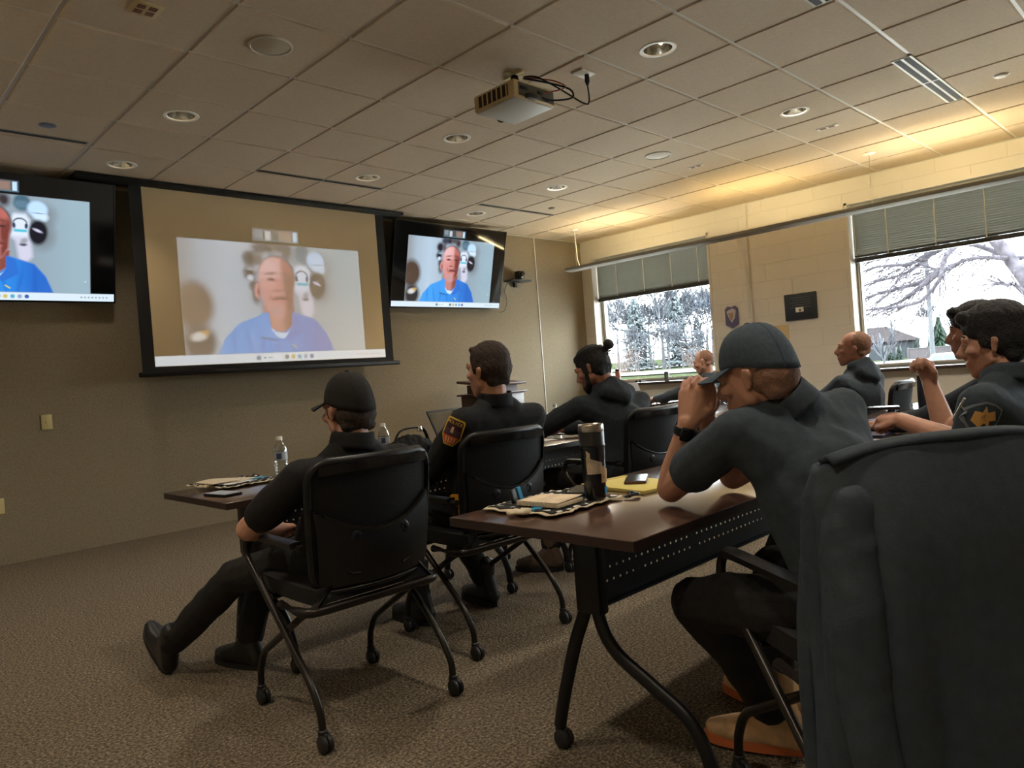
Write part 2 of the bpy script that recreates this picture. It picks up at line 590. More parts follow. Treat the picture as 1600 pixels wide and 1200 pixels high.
# venetian blinds pulled half way
M_slat = mat('blind_slat', S(142, 140, 130), 0.55)
M_rail = mat('blind_rail', S(62, 64, 66), 0.5)
def blind(label, ya, yb, zb):
    X = XR + .10
    t = thing('window_blind', label, 'window blind', (X, (ya + yb) / 2, WZ[1]))
    hl = (yb - ya) / 2 - .02
    zb -= WZ[1]
    b = NB(); bx(b, (-.03, -hl, -.05), (.03, hl, -.004)); obj('head_rail', b, M_alu, t)
    b = NB()
    n = int((-.06 - zb) / .0245)
    for k in range(n):
        z = -.066 - k * .0245
        f = lambda u, v: (-.0125 + .025 * u, -hl + 2 * hl * v, z + (.0125 - .025 * u) + .0045 * math.sin(PI * u))
        sheet(b, f, 4, 1, .0006)
    obj('slat', b, M_slat, t)
    b = NB(); bx(b, (-.024, -hl, zb - .024), (.024, hl, zb + .022), bevel=.004); obj('bottom_rail', b, M_rail, t)
    for q in (-.80, -.36, .12, .62) if hl < 1 else (-.8, 0, .8):
        b = NB()
        for dx in (-.017, .017):
            bx(b, (dx - .0015, q * hl - .006, zb), (dx + .0015, q * hl + .006, -.05))
        obj('ladder_tape', b, M_white, t)
    b = NB(); tube(b, [(-.035, hl - .03, -.05), (-.04, hl - .03, -.55)], .004, 6); obj('tilt_wand', b, M_white, t)
    return t
blind('half-raised grey blind in the window beside the screen wall corner', *W1, 2.135)
blind('half-raised grey blind in the added window out of the picture, behind the camera', *W3, 2.115)
blind('half-raised grey blind in the wide window above the bare tree branches', *W2, 2.115)
# ------------------------------------------------------------------ the shared computer picture (a video call), painted as point colours
def paint_desktop(W=420, H=236):
    u, v = np.meshgrid((np.arange(W) + .5) / W, (np.arange(H) + .5) / H)
    x = u * 1.778
    img = np.zeros((H, W, 3))
    a_all = np.zeros((H, W))
    def sm(d, w): return np.clip(.5 - d / (2 * w), 0, 1)
    def put(mask, col, a=1.0):
        m = (mask * a)[..., None]
        img[:] = img * (1 - m) + np.array(S(*col)) * m
        a_all[:] = np.maximum(a_all, mask * a)
    def ell(cx, cy, rx, ry, rot=0, w=.01):
        X = (u - cx) * 1.778; Y = v - cy
        c, s = math.cos(rot), math.sin(rot)
        a = (X * c + Y * s) / (rx * 1.778); bb = (-X * s + Y * c) / ry
        return sm((np.sqrt(a * a + bb * bb) - 1) * min(rx * 1.778, ry), w)
    def poly(pts, w=.006):
        d = np.full((H, W), 1e9); s = np.ones((H, W))
        P = [(p[0] * 1.778, p[1]) for p in pts]; n = len(P); X, Y = x, v
        for i in range(n):
            ax, ay = P[i]; bx_, by_ = P[i - 1]
            ex, ey = bx_ - ax, by_ - ay; wx, wy = X - ax, Y - ay
            t = np.clip((wx * ex + wy * ey) / (ex * ex + ey * ey), 0, 1)
            d = np.minimum(d, (wx - ex * t) ** 2 + (wy - ey * t) ** 2)
            c1, c2, c3 = Y >= ay, Y < by_, ex * wy > ey * wx
            s = np.where((c1 & c2 & c3) | (~c1 & ~c2 & ~c3), -s, s)
        return sm(s * np.sqrt(d), w)
    win = poly([(.111, .068), (.893, .068), (.893, .845), (.111, .845)], .003)
    # office wall, brighter toward the lamp side
    g = np.clip(1 - np.abs(u - .30) / .28, 0, 1)
    put(win, (150, 160, 164)); put(win * g, (196, 210, 218), .8)
    put(win * np.clip((u - .62) / .2, 0, 1), (158, 178, 182), .9)
    put(win * sm(u - .155, .03), (150, 146, 140), .7)
    # dim shape and bottle at the side
    put(win * ell(.155, .40, .075, .16, 0, .03), (88, 66, 52)); put(win * ell(.17, .15, .06, .12, 0, .03), (52, 46, 44))
    put(win * ell(.165, .19, .03, .03, .2, .012), (222, 214, 200)); put(win * ell(.19, .215, .014, .014, 0, .01), (214, 160, 60))
    # wall of caps
    dk = (34, 33, 42)
    for (cx, cy, rx, ry, col) in ((.388, .735, .030, .055, dk), (.382, .635, .025, .042, dk), (.398, .545, .020, .045, (60, 54, 62)), (.405, .47, .020, .05, (84, 72, 76)), (.428, .815, .030, .045, (58, 62, 76)),
                                  (.470, .822, .026, .040, (34, 34, 44)), (.512, .825, .028, .036, (84, 74, 76)), (.425, .735, .016, .05, (96, 84, 84)), (.445, .37, .020, .06, (112, 94, 94)), (.548, .80, .022, .05, (60, 48, 50))):
        put(win * ell(cx, cy, rx, ry, 0, .02), col)
    put(win * ell(.385, .60, .012, .02, 0, .008), (220, 220, 226)); put(win * ell(.392, .66, .016, .008, 0, .006), (170, 176, 186))
    put(win * ell(.70, .70, .05, .09, 0, .04), (120, 118, 116), .6); put(win * ell(.695, .54, .05, .11, 0, .04), (110, 108, 106), .6)
    put(win * poly([(.572, .66), (.585, .70), (.63, .70), (.645, .66), (.648, .53), (.57, .53)], .014), (226, 230, 236)); put(win * ell(.608, .56, .046, .07, 0, .02), (226, 230, 236)); put(win * poly([(.585, .52), (.648, .52), (.655, .36), (.63, .31), (.60, .33)], .016), (214, 206, 216))
    put(win * ell(.617, .79, .033, .065, 0, .012), (74, 104, 116)); put(win * ell(.617, .775, .032, .03, 0, .01), (96, 124, 138))
    put(win * ell(.678, .745, .04, .065, -.2, .012), (196, 222, 244)); put(win * ell(.69, .69, .03, .04, -.2, .012), (214, 230, 240)); put(win * ell(.682, .715, .02, .004, 0, .004), (90, 120, 150))
    put(win * ell(.678, .56, .038, .10, -.08, .012), (32, 30, 36)); put(win * ell(.676, .575, .018, .010, -.4, .005), (214, 204, 222)); 
    # round headset print
    put(win * (ell(.608, .618, .030, .050, 0, .005) - ell(.608, .614, .026, .043, 0, .005)).clip(0, 1) * (v > .63), (40, 52, 66))
    put(win * ell(.584, .606, .0065, .024, .1, .004), (60, 66, 90)); put(win * ell(.632, .606, .0065, .024, -.1, .004), (60, 66, 90))
    put(win * poly([(.583, .555), (.634, .555), (.634, .575), (.583, .575)], .006), (60, 186, 200))
    put(win * ell(.618, .455, .014, .012, 0, .006), (52, 44, 66)); put(win * ell(.622, .485, .016, .02, .6, .01), (160, 160, 160))
    # man in a polo shirt
    blue, blu2, blud = (52, 140, 220), (74, 164, 234), (44, 92, 180)
    body = poly([(.235, .066), (.265, .17), (.325, .275), (.43, .345), (.565, .355), (.66, .30), (.705, .20), (.735, .066)], .008)
    put(win * body, blue); put(win * body * sm(u - .42, .09), blu2, .8); put(win * body * np.clip((u - .54) / .12, 0, 1), blud, .75)
    for k in range(7):
        cx = .30 + .06 * k
        put(win * body * ell(cx, .14, .006, .09, .25 * math.sin(k * 2.1), .012), (36, 88, 170), .45)
    neck = poly([(.43, .40), (.565, .40), (.555, .27), (.505, .205), (.455, .235), (.435, .30)], .008)
    put(win * neck, (196, 130, 118)); put(win * neck * np.clip((u - .50) / .03, 0, 1), (132, 66, 52), .9)
    put(win * poly([(.445, .265), (.475, .215), (.52, .205), (.545, .235), (.535, .19), (.505, .165), (.46, .19)], .005), (210, 228, 240))
    put(win * poly([(.425, .355), (.45, .35), (.455, .24), (.485, .165), (.42, .18), (.405, .30)], .005), (66, 156, 230))
    put(win * poly([(.55, .36), (.585, .335), (.60, .22), (.535, .15), (.515, .175), (.548, .25)], .005), (52, 112, 196))
    put(win * poly([(.405, .185), (.47, .165), (.475, .15), (.41, .172)], .005), (30, 60, 110), .8)
    put(win * poly([(.545, .125), (.565, .10), (.56, .095), (.54, .12)], .003), (220, 210, 90))
    put(win * ell(.412, .51, .014, .055, 0, .008), (226, 150, 138)); put(win * ell(.414, .50, .006, .03, 0, .006), (150, 70, 64))
    hairm = ell(.498, .608, .080, .160, 0, .012); put(win * hairm, (70, 46, 44))
    face = np.maximum(ell(.494, .60, .076, .155, 0, .008), poly([(.424, .60), (.43, .45), (.445, .38), (.47, .325), (.505, .318), (.535, .345), (.56, .42), (.568, .60)], .012))
    put(win * face, (226, 150, 138)); put(win * face * ell(.46, .68, .05, .09, 0, .05), (240, 186, 178), .9)
    put(win * face * np.clip((u - .508) / .03, 0, 1), (122, 56, 46), .97)
    put(win * face * ell(.55, .70, .022, .07, -.15, .02), (214, 120, 104), .7)
    put(win * face * ell(.47, .42, .04, .10, 0, .03), (206, 136, 126), .4)
    for ex in (.470, .541):
        put(win * ell(ex, .592, .019, .012, 0, .006), (128, 70, 62)); put(win * ell(ex, .590, .010, .0055, 0, .004), (46, 30, 32))
        put(win * ell(ex, .635, .024, .010, (.12 if ex < .5 else -.15), .008), (124, 68, 58), .8)
    put(win * poly([(.492, .60), (.514, .60), (.518, .53), (.508, .51), (.488, .515), (.484, .53)], .01), (214, 134, 120)); put(win * ell(.497, .512, .016, .007, 0, .006), (104, 46, 42))
    put(win * ell(.506, .452, .028, .022, 0, .008), (104, 40, 40)); put(win * ell(.505, .436, .026, .012, 0, .006), (214, 128, 120))
    put(win * ell(.486, .365, .027, .035, 0, .012), (186, 150, 146), .7); put(win * ell(.505, .475, .032, .012, 0, .012), (170, 104, 94), .4)
    put(win * ell(.467, .46, .006, .03, .4, .008), (170, 100, 92), .7)
    # strip of call windows
    put(poly([(.405, .865), (.607, .865), (.607, .955), (.405, .955)], .004), (70, 76, 80)); put(poly([(.415, .885), (.45, .885), (.45, .945), (.415, .945)], .006), (130, 140, 146))
    put(poly([(.46, .875), (.485, .875), (.485, .94), (.46, .94)], .004), (196, 196, 190)); put(poly([(.52, .875), (.575, .875), (.575, .945), (.52, .945)], .01), (150, 120, 104))
    put(poly([(.582, .875), (.60, .875), (.60, .945), (.582, .945)], .004), (200, 226, 240)); put(poly([(.405, .868), (.607, .868), (.607, .874), (.405, .874)], .003), (90, 130, 140))
    # task bar
    put(sm(v - .066, .002), (222, 230, 230))
    put(ell(.393, .033, .010, .016, 0, .003), (110, 130, 150)); put(poly([(.41, .014), (.49, .014), (.49, .052), (.41, .052)], .003), (236, 242, 240)); put(ell(.42, .033, .004, .008, 0, .003), (120, 130, 130))
    put(poly([(.43, .029), (.455, .029), (.455, .037), (.43, .037)], .002), (170, 180, 180))
    for k, c in enumerate(((90, 110, 110), (216, 186, 90), (90, 170, 190), (150, 160, 190), (60, 90, 160))):
        put(ell(.515 + .028 * k, .033, .009, .016, 0, .003), c)
    for k in range(8):
        put(poly([(.85 + .016 * k, .028), (.858 + .016 * k, .028), (.858 + .016 * k, .04), (.85 + .016 * k, .04)], .002), (150, 156, 160))
    put(ell(.872, .17, .003, .005, 0, .003), (235, 240, 240))
    return img, a_all

def desktop_mesh(name, w, h, W=420, H=236):
    """flat picture surface in local x,z, facing -y"""
    img, al = DESK
    xs = np.linspace(-w / 2, w / 2, W); zs = np.linspace(0, h, H)
    X, Z = np.meshgrid(xs, zs)
    co_ = np.stack([X, np.zeros_like(X), Z], -1).reshape(-1, 3).astype(np.float32)
    i = np.arange(W * H).reshape(H, W)
    q = np.stack([i[:-1, :-1], i[:-1, 1:], i[1:, 1:], i[1:, :-1]], -1).reshape(-1, 4)
    me = bpy.data.meshes.new(name)
    me.vertices.add(W * H); me.vertices.foreach_set('co', co_.ravel())
    me.loops.add(q.size); me.loops.foreach_set('vertex_index', q.ravel().astype(np.int32))
    me.polygons.add(len(q)); me.polygons.foreach_set('loop_start', (np.arange(len(q)) * 4).astype(np.int32))
    me.update(calc_edges=True)
    ca = me.color_attributes.new('picture', 'FLOAT_COLOR', 'POINT')
    rgba = np.concatenate([img.reshape(-1, 3), al.reshape(-1, 1)], 1).astype(np.float32)
    ca.data.foreach_set('color', rgba.ravel())
    return me
DESK = paint_desktop()

def screen_mat(name, base, rough, strength, spec, gain=(1, 1, 1), wash=0):
    m = mat(name, base, rough, spec=spec)
    t = m.node_tree; b = t.nodes['Principled BSDF']
    a = t.nodes.new('ShaderNodeVertexColor'); a.layer_name = 'picture'
    mu = t.nodes.new('ShaderNodeMix'); mu.data_type = 'RGBA'; mu.blend_type = 'MULTIPLY'; mu.inputs[0].default_value = 1
    mu.inputs[7].default_value = (*gain, 1)
    if wash:                                   # room-light wash put into the picture as a pale grey mix
        wm = t.nodes.new('ShaderNodeMath'); wm.operation = 'MULTIPLY'; wm.inputs[1].default_value = wash
        wx = t.nodes.new('ShaderNodeMix'); wx.data_type = 'RGBA'; wx.inputs[7].default_value = (.42, .43, .42, 1)
        t.links.new(a.outputs['Alpha'], wm.inputs[0]); t.links.new(wm.outputs[0], wx.inputs[0]); t.links.new(a.outputs['Color'], wx.inputs[6]); t.links.new(wx.outputs[2], mu.inputs[6])
    else:
        t.links.new(a.outputs['Color'], mu.inputs[6])
    t.links.new(mu.outputs[2], b.inputs['Emission Color'])
    b.inputs['Emission Strength'].default_value = strength
    return m
M_lcd = screen_mat('lit_display_glass', (0.006, 0.006, 0.007), 0.07, 0.27, 0.5, gain=(.92, 1.0, 1.12))
M_proj_screen = screen_mat('projected_picture', S(214, 190, 150), 0.9, 0.155, 0.1, gain=(0.92, 1.0, 1.14), wash=.14)
M_scr_fabric = mat('matte_screen_fabric', S(214, 190, 150), 0.95, nscale=2, namt=0.02)

# projection screen
X0, X1, YS = 2.17, 4.49, 6.44
t = thing('projection_screen', 'large pull-down projection screen showing a video call of a person in blue polo', 'projection screen', ((X0 + X1) / 2, YS, 1.37))
hw = (X1 - X0) / 2
b = NB(); bx(b, (-hw, 0, .055), (hw, .004, 1.62)); obj('fabric', b, M_scr_fabric, t)
b = NB()
for s in (-1, 1):
    bx(b, (s * hw - (.10 if s < 0 else 0), 0, .03), (s * hw + (.10 if s > 0 else 0), .004, 1.62))
bx(b, (-hw - .1, -.001, .03), (hw + .1, .004, .076))
obj('black_border', b, M_dark, t)
b = NB(); box(b, (.02, 0, .015), (hw * 2 + .30, .05, .045), bevel=.012); obj('weight_bar', b, M_black, t)
pic = obj('projected_picture', desktop_mesh('projected_picture', hw * 2 - .004, 1.305), M_proj_screen, t, loc=(0, -.004, .08), angle=0)
b = NB()
bx(b, (1.66, YS - .12, 2.990 - .03), (4.78, YS + .10, 2.990), bevel=.004)
tag(obj('screen_housing', b, M_dark), 'black ceiling housing the projection screen rolls down from', 'screen housing')

def television(label, xc, loc_y=6.42):
    t = thing('television', label, 'television', (xc, loc_y, 2.925))
    t.rotation_euler = (math.radians(14), 0, 0)
    wd, ht = 1.655, .935
    b = NB(); bx(b, (-wd / 2 - .012, .001, -ht - .014), (wd / 2 + .012, .05, .012), bevel=.006); obj('housing', b, M_blackg, t)
    b = NB()
    for (lo, hi) in (((-wd / 2 - .012, -.008, 0), (wd / 2 + .012, .004, .012)), ((-wd / 2 - .012, -.008, -ht - .014), (wd / 2 + .012, .004, -ht)),
                     ((-wd / 2 - .012, -.008, -ht), (-wd / 2, .004, 0)), ((wd / 2, -.008, -ht), (wd / 2 + .012, .004, 0))):
        bx(b, lo, hi)
    obj('bezel', b, M_blackg, t)
    obj('display', desktop_mesh('display', wd, ht), M_lcd, t, loc=(0, -.002, -ht), angle=0)
    b = NB(); bx(b, (-.25, .05, -.70), (.25, .16, -.25)); bx(b, (-.06, .15, -.62), (.06, .22, -.32)); obj('wall_mount', b, M_black, t)
    return t
television('wall-mounted television between the projection screen and small shelf camera', 5.575)
television('wall-mounted television cut off by the picture edge, showing hats and a blue shirt', 1.125)

# small camera on a wall shelf
t = thing('conference_camera', 'small black conference camera on a wall shelf beside the television', 'camera', (6.84, 6.66, 2.40))
b = NB(); box(b, (0, 0, .055), (.10, .09, .10), bevel=.012); obj('head', b, M_black, t)
b = NB(); lathe(b, [(.034, 0), (.034, .02), (.026, .026), (.02, .026)], (0, -.045, .06), 20, axis=(V((1, 0, 0)), V((0, 0, 1)), V((0, -1, 0)))); obj('lens', b, M_blackg, t)
b = NB(); box(b, (0, -.048, .018), (.03, .004, .016)); obj('logo_plate', b, M_white, t)
b = NB(); bx(b, (6.62, 6.58, 2.365), (6.98, 6.74, 2.385), bevel=.003); bx(b, (6.78, 6.70, 2.30), (6.82, 6.74, 2.365))
tag(obj('wall_shelf', b, M_black), 'narrow black wall shelf holding the conference camera', 'shelf')
b = NB(); tube(b, smooth_path([(6.66, 6.70, 2.37), (6.60, 6.715, 2.25), (6.63, 6.72, 2.12), (6.58, 6.725, 2.0), (6.5, 6.73, 1.97)], 6), .004, 6)
tag(obj('camera_cable', b, M_black), 'thin black cable looping down the wall below the conference camera', 'cable')

# switch and outlet on the screen wall
t = thing('light_switch', 'ivory light switch plate on the bare screen wall', 'light switch', (1.42, YF - .004, 1.06))
b = NB(); box(b, (0, 0, 0), (.075, .008, .118), bevel=.003); obj('plate', b, M_ivory, t)
b = NB(); box(b, (0, -.006, 0), (.012, .012, .024), bevel=.002); obj('toggle', b, M_ivory, t)
t = thing('wall_outlet', 'ivory wall outlet low on the screen wall at the picture edge', 'outlet', (1.06, YF - .004, .45))
b = NB(); box(b, (0, 0, 0), (.075, .008, .118), bevel=.003); obj('plate', b, M_ivory, t)
for s in (-1, 1):
    b = NB(); box(b, (0, -.005, s * .027), (.03, .004, .034), bevel=.002); obj('socket', b, M_ivory, t)

# ------------------------------------------------------------------ ceiling fittings
M_cone = mat('reflector_cone', (0.55, 0.54, 0.5), 0.16, metal=1.0)
M_bulb = mat('lamp_glass', S(235, 225, 200), 0.3, emit=(1.0, 0.74, 0.42), estr=3.5)
dlp = None
seen = {(1.903, 4.803): 'over the empty carpet strip beside the screen wall', (1.903, 6.022): 'just above the top of the projection screen', (3.732, 4.193): 'behind the ceiling projector',
        (3.732, 5.413): 'next to the middle slot diffuser', (3.732, 2.365): 'with bright white ring, nearest the projector cables', (5.560, 2.365): 'with yellow lit ring, near the pendant light',
        (5.560, 4.803): 'nearest the small sprinkler head', (5.560, 6.022): 'right above the television'}
def downlight(x, y, label):
    t = thing('downlight', label, 'downlight', (x, y, ZC - .008), 0, 'recessed ceiling downlights')
    b = NB(); lathe(b, [(RH - .014, .002), (RH - .012, -.004), (RH + .008, -.004), (RH + .012, .001)], seg=36, cap=False); obj('trim_ring', b, M_white, t)
    b = NB(); lathe(b, [(RH - .012, -.002), (RH - .022, .05), (RH - .045, .105), (.01, .13)], seg=36, cap=False); obj('reflector', b, M_cone, t)
    for s in (-1, 1):
        b = NB(); tube(b, [(s * .075, .02 * s, .062), (s * .012, .02 * s, .066)], [.011, .013], 10); obj('bulb', b, M_bulb, t)
    return t
for (x, y) in DL:
    if (x, y) in seen:
        downlight(x, y, 'recessed round downlight ' + seen[(x, y)])
    else:
        downlight(x, y, 'added recessed round downlight overhead, out of the picture')
    # fill light added at every fitting
    e = 5.0 if (x, y) in seen else 15.0
    wide = x > 5 and y < 5.5
    if wide: e = 24.0
    lamp('downlight_fill', 'SPOT', (x, y, ZC - .02), e, (1.0, 0.89, 0.74), spot_size=math.radians(155 if wide else 105), spot_blend=0.9, shadow_soft_size=0.07)

def ceiling_speaker(x, y, label):
    t = thing('ceiling_speaker', label, 'speaker', (x, y, ZC - .008), 0, 'round ceiling speakers')
    b = NB(); lathe(b, [(.115, 0), (.115, -.006), (.105, -.010), (.102, -.006)], seg=36, cap=False); obj('ring', b, M_tee, t)
    b = NB(); lathe(b, [(.103, -.004), (.06, -.012), (.002, -.016)], seg=36, cap=False); obj('grille', b, mat('speaker_grille', S(176, 164, 140), .6, nscale=400, namt=.25), t)
ceiling_speaker(1.919, 3.58, 'round tan ceiling speaker over the empty side of the room')
ceiling_speaker(5.56, 3.60, 'round pale ceiling speaker between the projector and pendant light')

def small_vent(x, y, sx, sy, label, nx=2, ny=2):
    t = thing('sensor_plate', label, 'ceiling plate', (x, y, ZC - .008))
    b = NB(); box(b, (0, 0, -.002), (sx, sy, .006), bevel=.002); obj('plate', b, M_proj if nx == 2 and ny == 2 else M_tee, t)
    b = NB()
    for i in range(nx):
        for j in range(ny):
            box(b, ((i - (nx - 1) / 2) * sx / nx * .8, (j - (ny - 1) / 2) * sy / ny * .8, -.006), (sx / nx * .55, sy / ny * .55, .002))
    obj('slot', b, mat('slot_brown', S(110, 66, 40), .6), t)
small_vent(1.287, 3.568, .13, .13, 'square tan plate with four small dark slots, on the ceiling')
small_vent(6.19, 2.37, .06, .17, 'small slotted ceiling plate nearest the pendant wire', 1, 2)
small_vent(6.20, 3.61, .05, .15, 'small slotted ceiling plate nearest the pale ceiling speaker', 1, 2)

def disc(name, x, y, r, h, m, label, cat):
    t = thing(name, label, cat, (x, y, ZC - .008))
    b = NB(); lathe(b, [(r, 0), (r, -h * .5), (r * .8, -h), (.001, -h)], seg=24, cap=False); obj('cover', b, m, t)
    b = NB(); lathe(b, [(r * 1.12, .001), (r * 1.12, -.002), (r * .9, -.002)], seg=24, cap=False); obj('flange', b, m, t)
disc('sprinkler', 1.278, 5.398, .045, .008, mat('blue_grey_cap', S(92, 100, 118), .5), 'flat blue-grey sprinkler cap by the short slot diffuser', 'sprinkler')
disc('sprinkler', 6.17, 5.43, .035, .012, mat('tan_cap', S(120, 104, 84), .5), 'small tan sprinkler cap beside the slot diffuser near the window wall', 'sprinkler')
disc('sprinkler', 6.17, 1.15, .045, .012, M_tee, 'flat white sprinkler cap beside the wide air vent', 'sprinkler')

def slot_diffuser(x0, x1, y, label, wide=.045, n=2, split=None):
    t = thing('slot_diffuser', label, 'air diffuser', ((x0 + x1) / 2, y, ZC - .008), 0)
    hl = (x1 - x0) / 2
    b = NB()
    w_ = wide * n + .012
    bx(b, (-hl, -w_ / 2, -.004), (hl, w_ / 2, .0005)); obj('frame', b, M_tee if n > 1 and wide > .03 else M_grey, t)
    for k in range(n):
        yy = (k - (n - 1) / 2) * wide
        for (a, c) in (((-hl + .01, -.01), (.01, hl - .01)) if split else ((-hl + .01, hl - .01),)):
            b = NB(); bx(b, (a, yy - wide * .34, -.0055), (c, yy + wide * .34, -.003)); obj('slot', b, M_dark, t)
slot_diffuser(.40, 1.57, 5.63, 'thin dark slot diffuser running out of the picture edge', .02, 2)
slot_diffuser(2.82, 4.05, 5.66, 'thin dark slot diffuser above the top of the projection screen', .02, 2, True)
slot_diffuser(5.30, 6.47, 5.67, 'thin dark slot diffuser near the sprinkler and pendant end', .02, 2, True)
slot_diffuser(5.20, 6.46, 1.50, 'white twin-slot air vent on the ceiling beside the window side', .055, 2, True)
slot_diffuser(2.75, 4.01, 1.50, 'white twin-slot air vent cut by the top edge of the picture', .055, 2, True)

# ceiling projector
PX, PY, PZ = 3.255, 3.105, 2.765
t = thing('projector', 'beige projector hung upside down from the ceiling tiles', 'projector', (PX, PY, PZ))
b = NB(); bx(b, (-.175, -.175, 0), (.175, .175, .105), bevel=.012); obj('body', b, M_proj, t)
b = NB(); bx(b, (-.165, -.165, -.004), (.165, .165, .001), bevel=.002); obj('cover_plate', b, mat('projector_base', S(188, 188, 178), .5), t)
b = NB(); bx(b, (-.1765, -.125, .02), (-.174, .135, .088)); obj('vent_recess', b, mat('vent_brown', S(64, 44, 28), .8), t)
b = NB()
for k in range(7):
    bx(b, (-.180, -.118 + k * .041, .02), (-.1755, -.108 + k * .041, .088))
obj('vent_slat', b, M_proj, t)
b = NB(); bx(b, (-.14, -.1775, .015), (.165, -.1745, .09)); obj('port_panel', b, mat('port_panel', S(86, 76, 62), .6), t)
for (x, ww, z) in ((-.10, .06, .06), (-.02, .03, .035), (.04, .045, .06), (.10, .035, .03)):
    b = NB(); box(b, (x, -.18, z), (ww, .006, .02), bevel=.002); obj('port', b, M_black, t)
b = NB(); box(b, (-.05, -.19, .014), (.075, .03, .026), bevel=.003); obj('plug', b, M_black, t)
b = NB(); lathe(b, [(.05, 0), (.05, .03), (.04, .036), (.03, .02), (.001, .025)], (.07, .17, .052), 28, axis=(V((1, 0, 0)), V((0, 0, -1)), V((0, 1, 0)))); obj('lens', b, M_blackg, t)
b = NB(); lathe(b, [(.07, .10), (.068, .135), (.05, .16), (.03, .17), (.02, .235)], (.02, .0, 0), 24); obj('mount_dome', b, M_black, t)
b = NB(); box(b, (.02, 0, .225), (.16, .03, .014)); box(b, (.02, 0, .222), (.03, .16, .012)); tube(b, [(.02, 0, .16), (.02, 0, .227)], .018, 12); obj('mount_plate', b, M_ivory, t)
t = thing('ceiling_outlet', 'white outlet plate on the ceiling tile beside the projector', 'outlet', (3.62, 2.84, ZC - .01))
b = NB(); box(b, (0, 0, -.003), (.13, .09, .008), bevel=.002); obj('plate', b, M_white, t)
b = NB(); lathe(b, [(.014, -.004), (.016, -.05), (.006, -.075)], (.02, -.01, 0), 12); obj('plug', b, M_black, t)
b = NB(); tube(b, smooth_path([(3.64, 2.83, 2.92), (3.645, 2.83, 2.82), (3.60, 2.84, 2.80), (3.46, 2.92, 2.89), (3.35, 2.99, 2.955), (3.30, 3.05, 2.965)], 8), .005, 6)
tag(obj('power_cable', b, M_black), 'black power cord drooping from the ceiling outlet to the projector', 'cable')
b = NB(); tube(b, smooth_path([(3.30, 3.06, 2.96), (3.42, 2.95, 2.92), (3.50, 2.86, 2.87), (3.49, 2.84, 2.81), (3.38, 2.90, 2.79), (3.31, 2.925, 2.80)], 8), .006, 6)
tag(obj('video_cable', b, M_black), 'thick black video cable curling into the projector port panel', 'cable')
b = NB(); tube(b, smooth_path([(3.32, 2.925, 2.83), (3.40, 2.87, 2.845), (3.46, 2.86, 2.88), (3.42, 2.93, 2.93), (3.31, 3.04, 2.96)], 8), .004, 6)
tag(obj('network_cable', b, mat('red_cable', S(150, 60, 40), .5)), 'thin reddish cable plugged into the projector', 'cable')

# linear pendant lights: one along the windows, one added out of view as fill
M_tube_lamp = mat('fluorescent_tube', (1, .9, .7), .4, emit=(1.0, 0.80, 0.42), estr=27.0)
M_tube_fill = mat('added_fill_tube', (1, .9, .7), .4, emit=(1.0, 0.76, 0.32), estr=15.0)
def pendant(LX, LA, LB, label, ml, hang):
    LZ = 2.455
    t = thing('pendant_light', label, 'pendant light', (LX, (LA + LB) / 2, LZ))
    hl = (LA - LB) / 2
    b = NB()
    prof = [(-.09, .045), (-.088, .012), (-.05, 0), (.05, 0), (.088, .012), (.09, .045), (.082, .045), (.078, .016), (.045, .008), (-.045, .008), (-.078, .016), (-.082, .045)]
    prism(b, prof, (0, -hl, 0), (1, 0, 0), (0, 0, 1), (0, 1, 0), hl * 2)
    obj('trough', b, M_grey, t, angle=20)
    b = NB()
    for s in (-1, 1):
        prism(b, prof[:6], (0, s * hl - (.004 if s > 0 else 0), 0), (1, 0, 0), (0, 0, 1), (0, 1, 0), .004)
    obj('end_cap', b, M_grey, t, angle=0)
    y = hl - .20
    while y - 1.14 > -hl:
        b = NB(); tube(b, [(0, y, .026), (0, y - 1.14, .026)], .010, 8); obj('lamp_tube', b, ml, t)
        y -= 1.83
    for yy in hang:
        q = yy - (LA + LB) / 2
        b = NB(); tube(b, [(0, q, .03), (0, q, ZC - LZ - .012)], .0025, 6)
        lathe(b, [(.055, ZC - LZ - .009), (.055, ZC - LZ - .014), (.02, ZC - LZ - .020), (.004, ZC - LZ - .03)], (0, q, 0), 24); obj('hanger', b, M_white, t)
    return t
pl = pendant(7.37, 6.26, -1.2, 'long grey linear pendant light hanging along the window wall', M_tube_lamp, (6.13, 2.459, -.9))
pl_added = pendant(-1.1, 5.6, -2.6, 'added linear pendant light on the windowless side, out of the picture', M_tube_fill, (5.4, 2.0, -2.2))  # unseen fixture, added to lift the light on this side
b = NB(); tube(b, smooth_path([(.03, 6.15 - 2.53, ZC - 2.455 - .014), (.03, 6.14 - 2.53, .345), (.05, 6.15 - 2.53, .225), (.03, 6.13 - 2.53, .145), (.04, 6.10 - 2.53, .035)], 6), .006, 8)
obj('power_cord', b, M_white, pl)

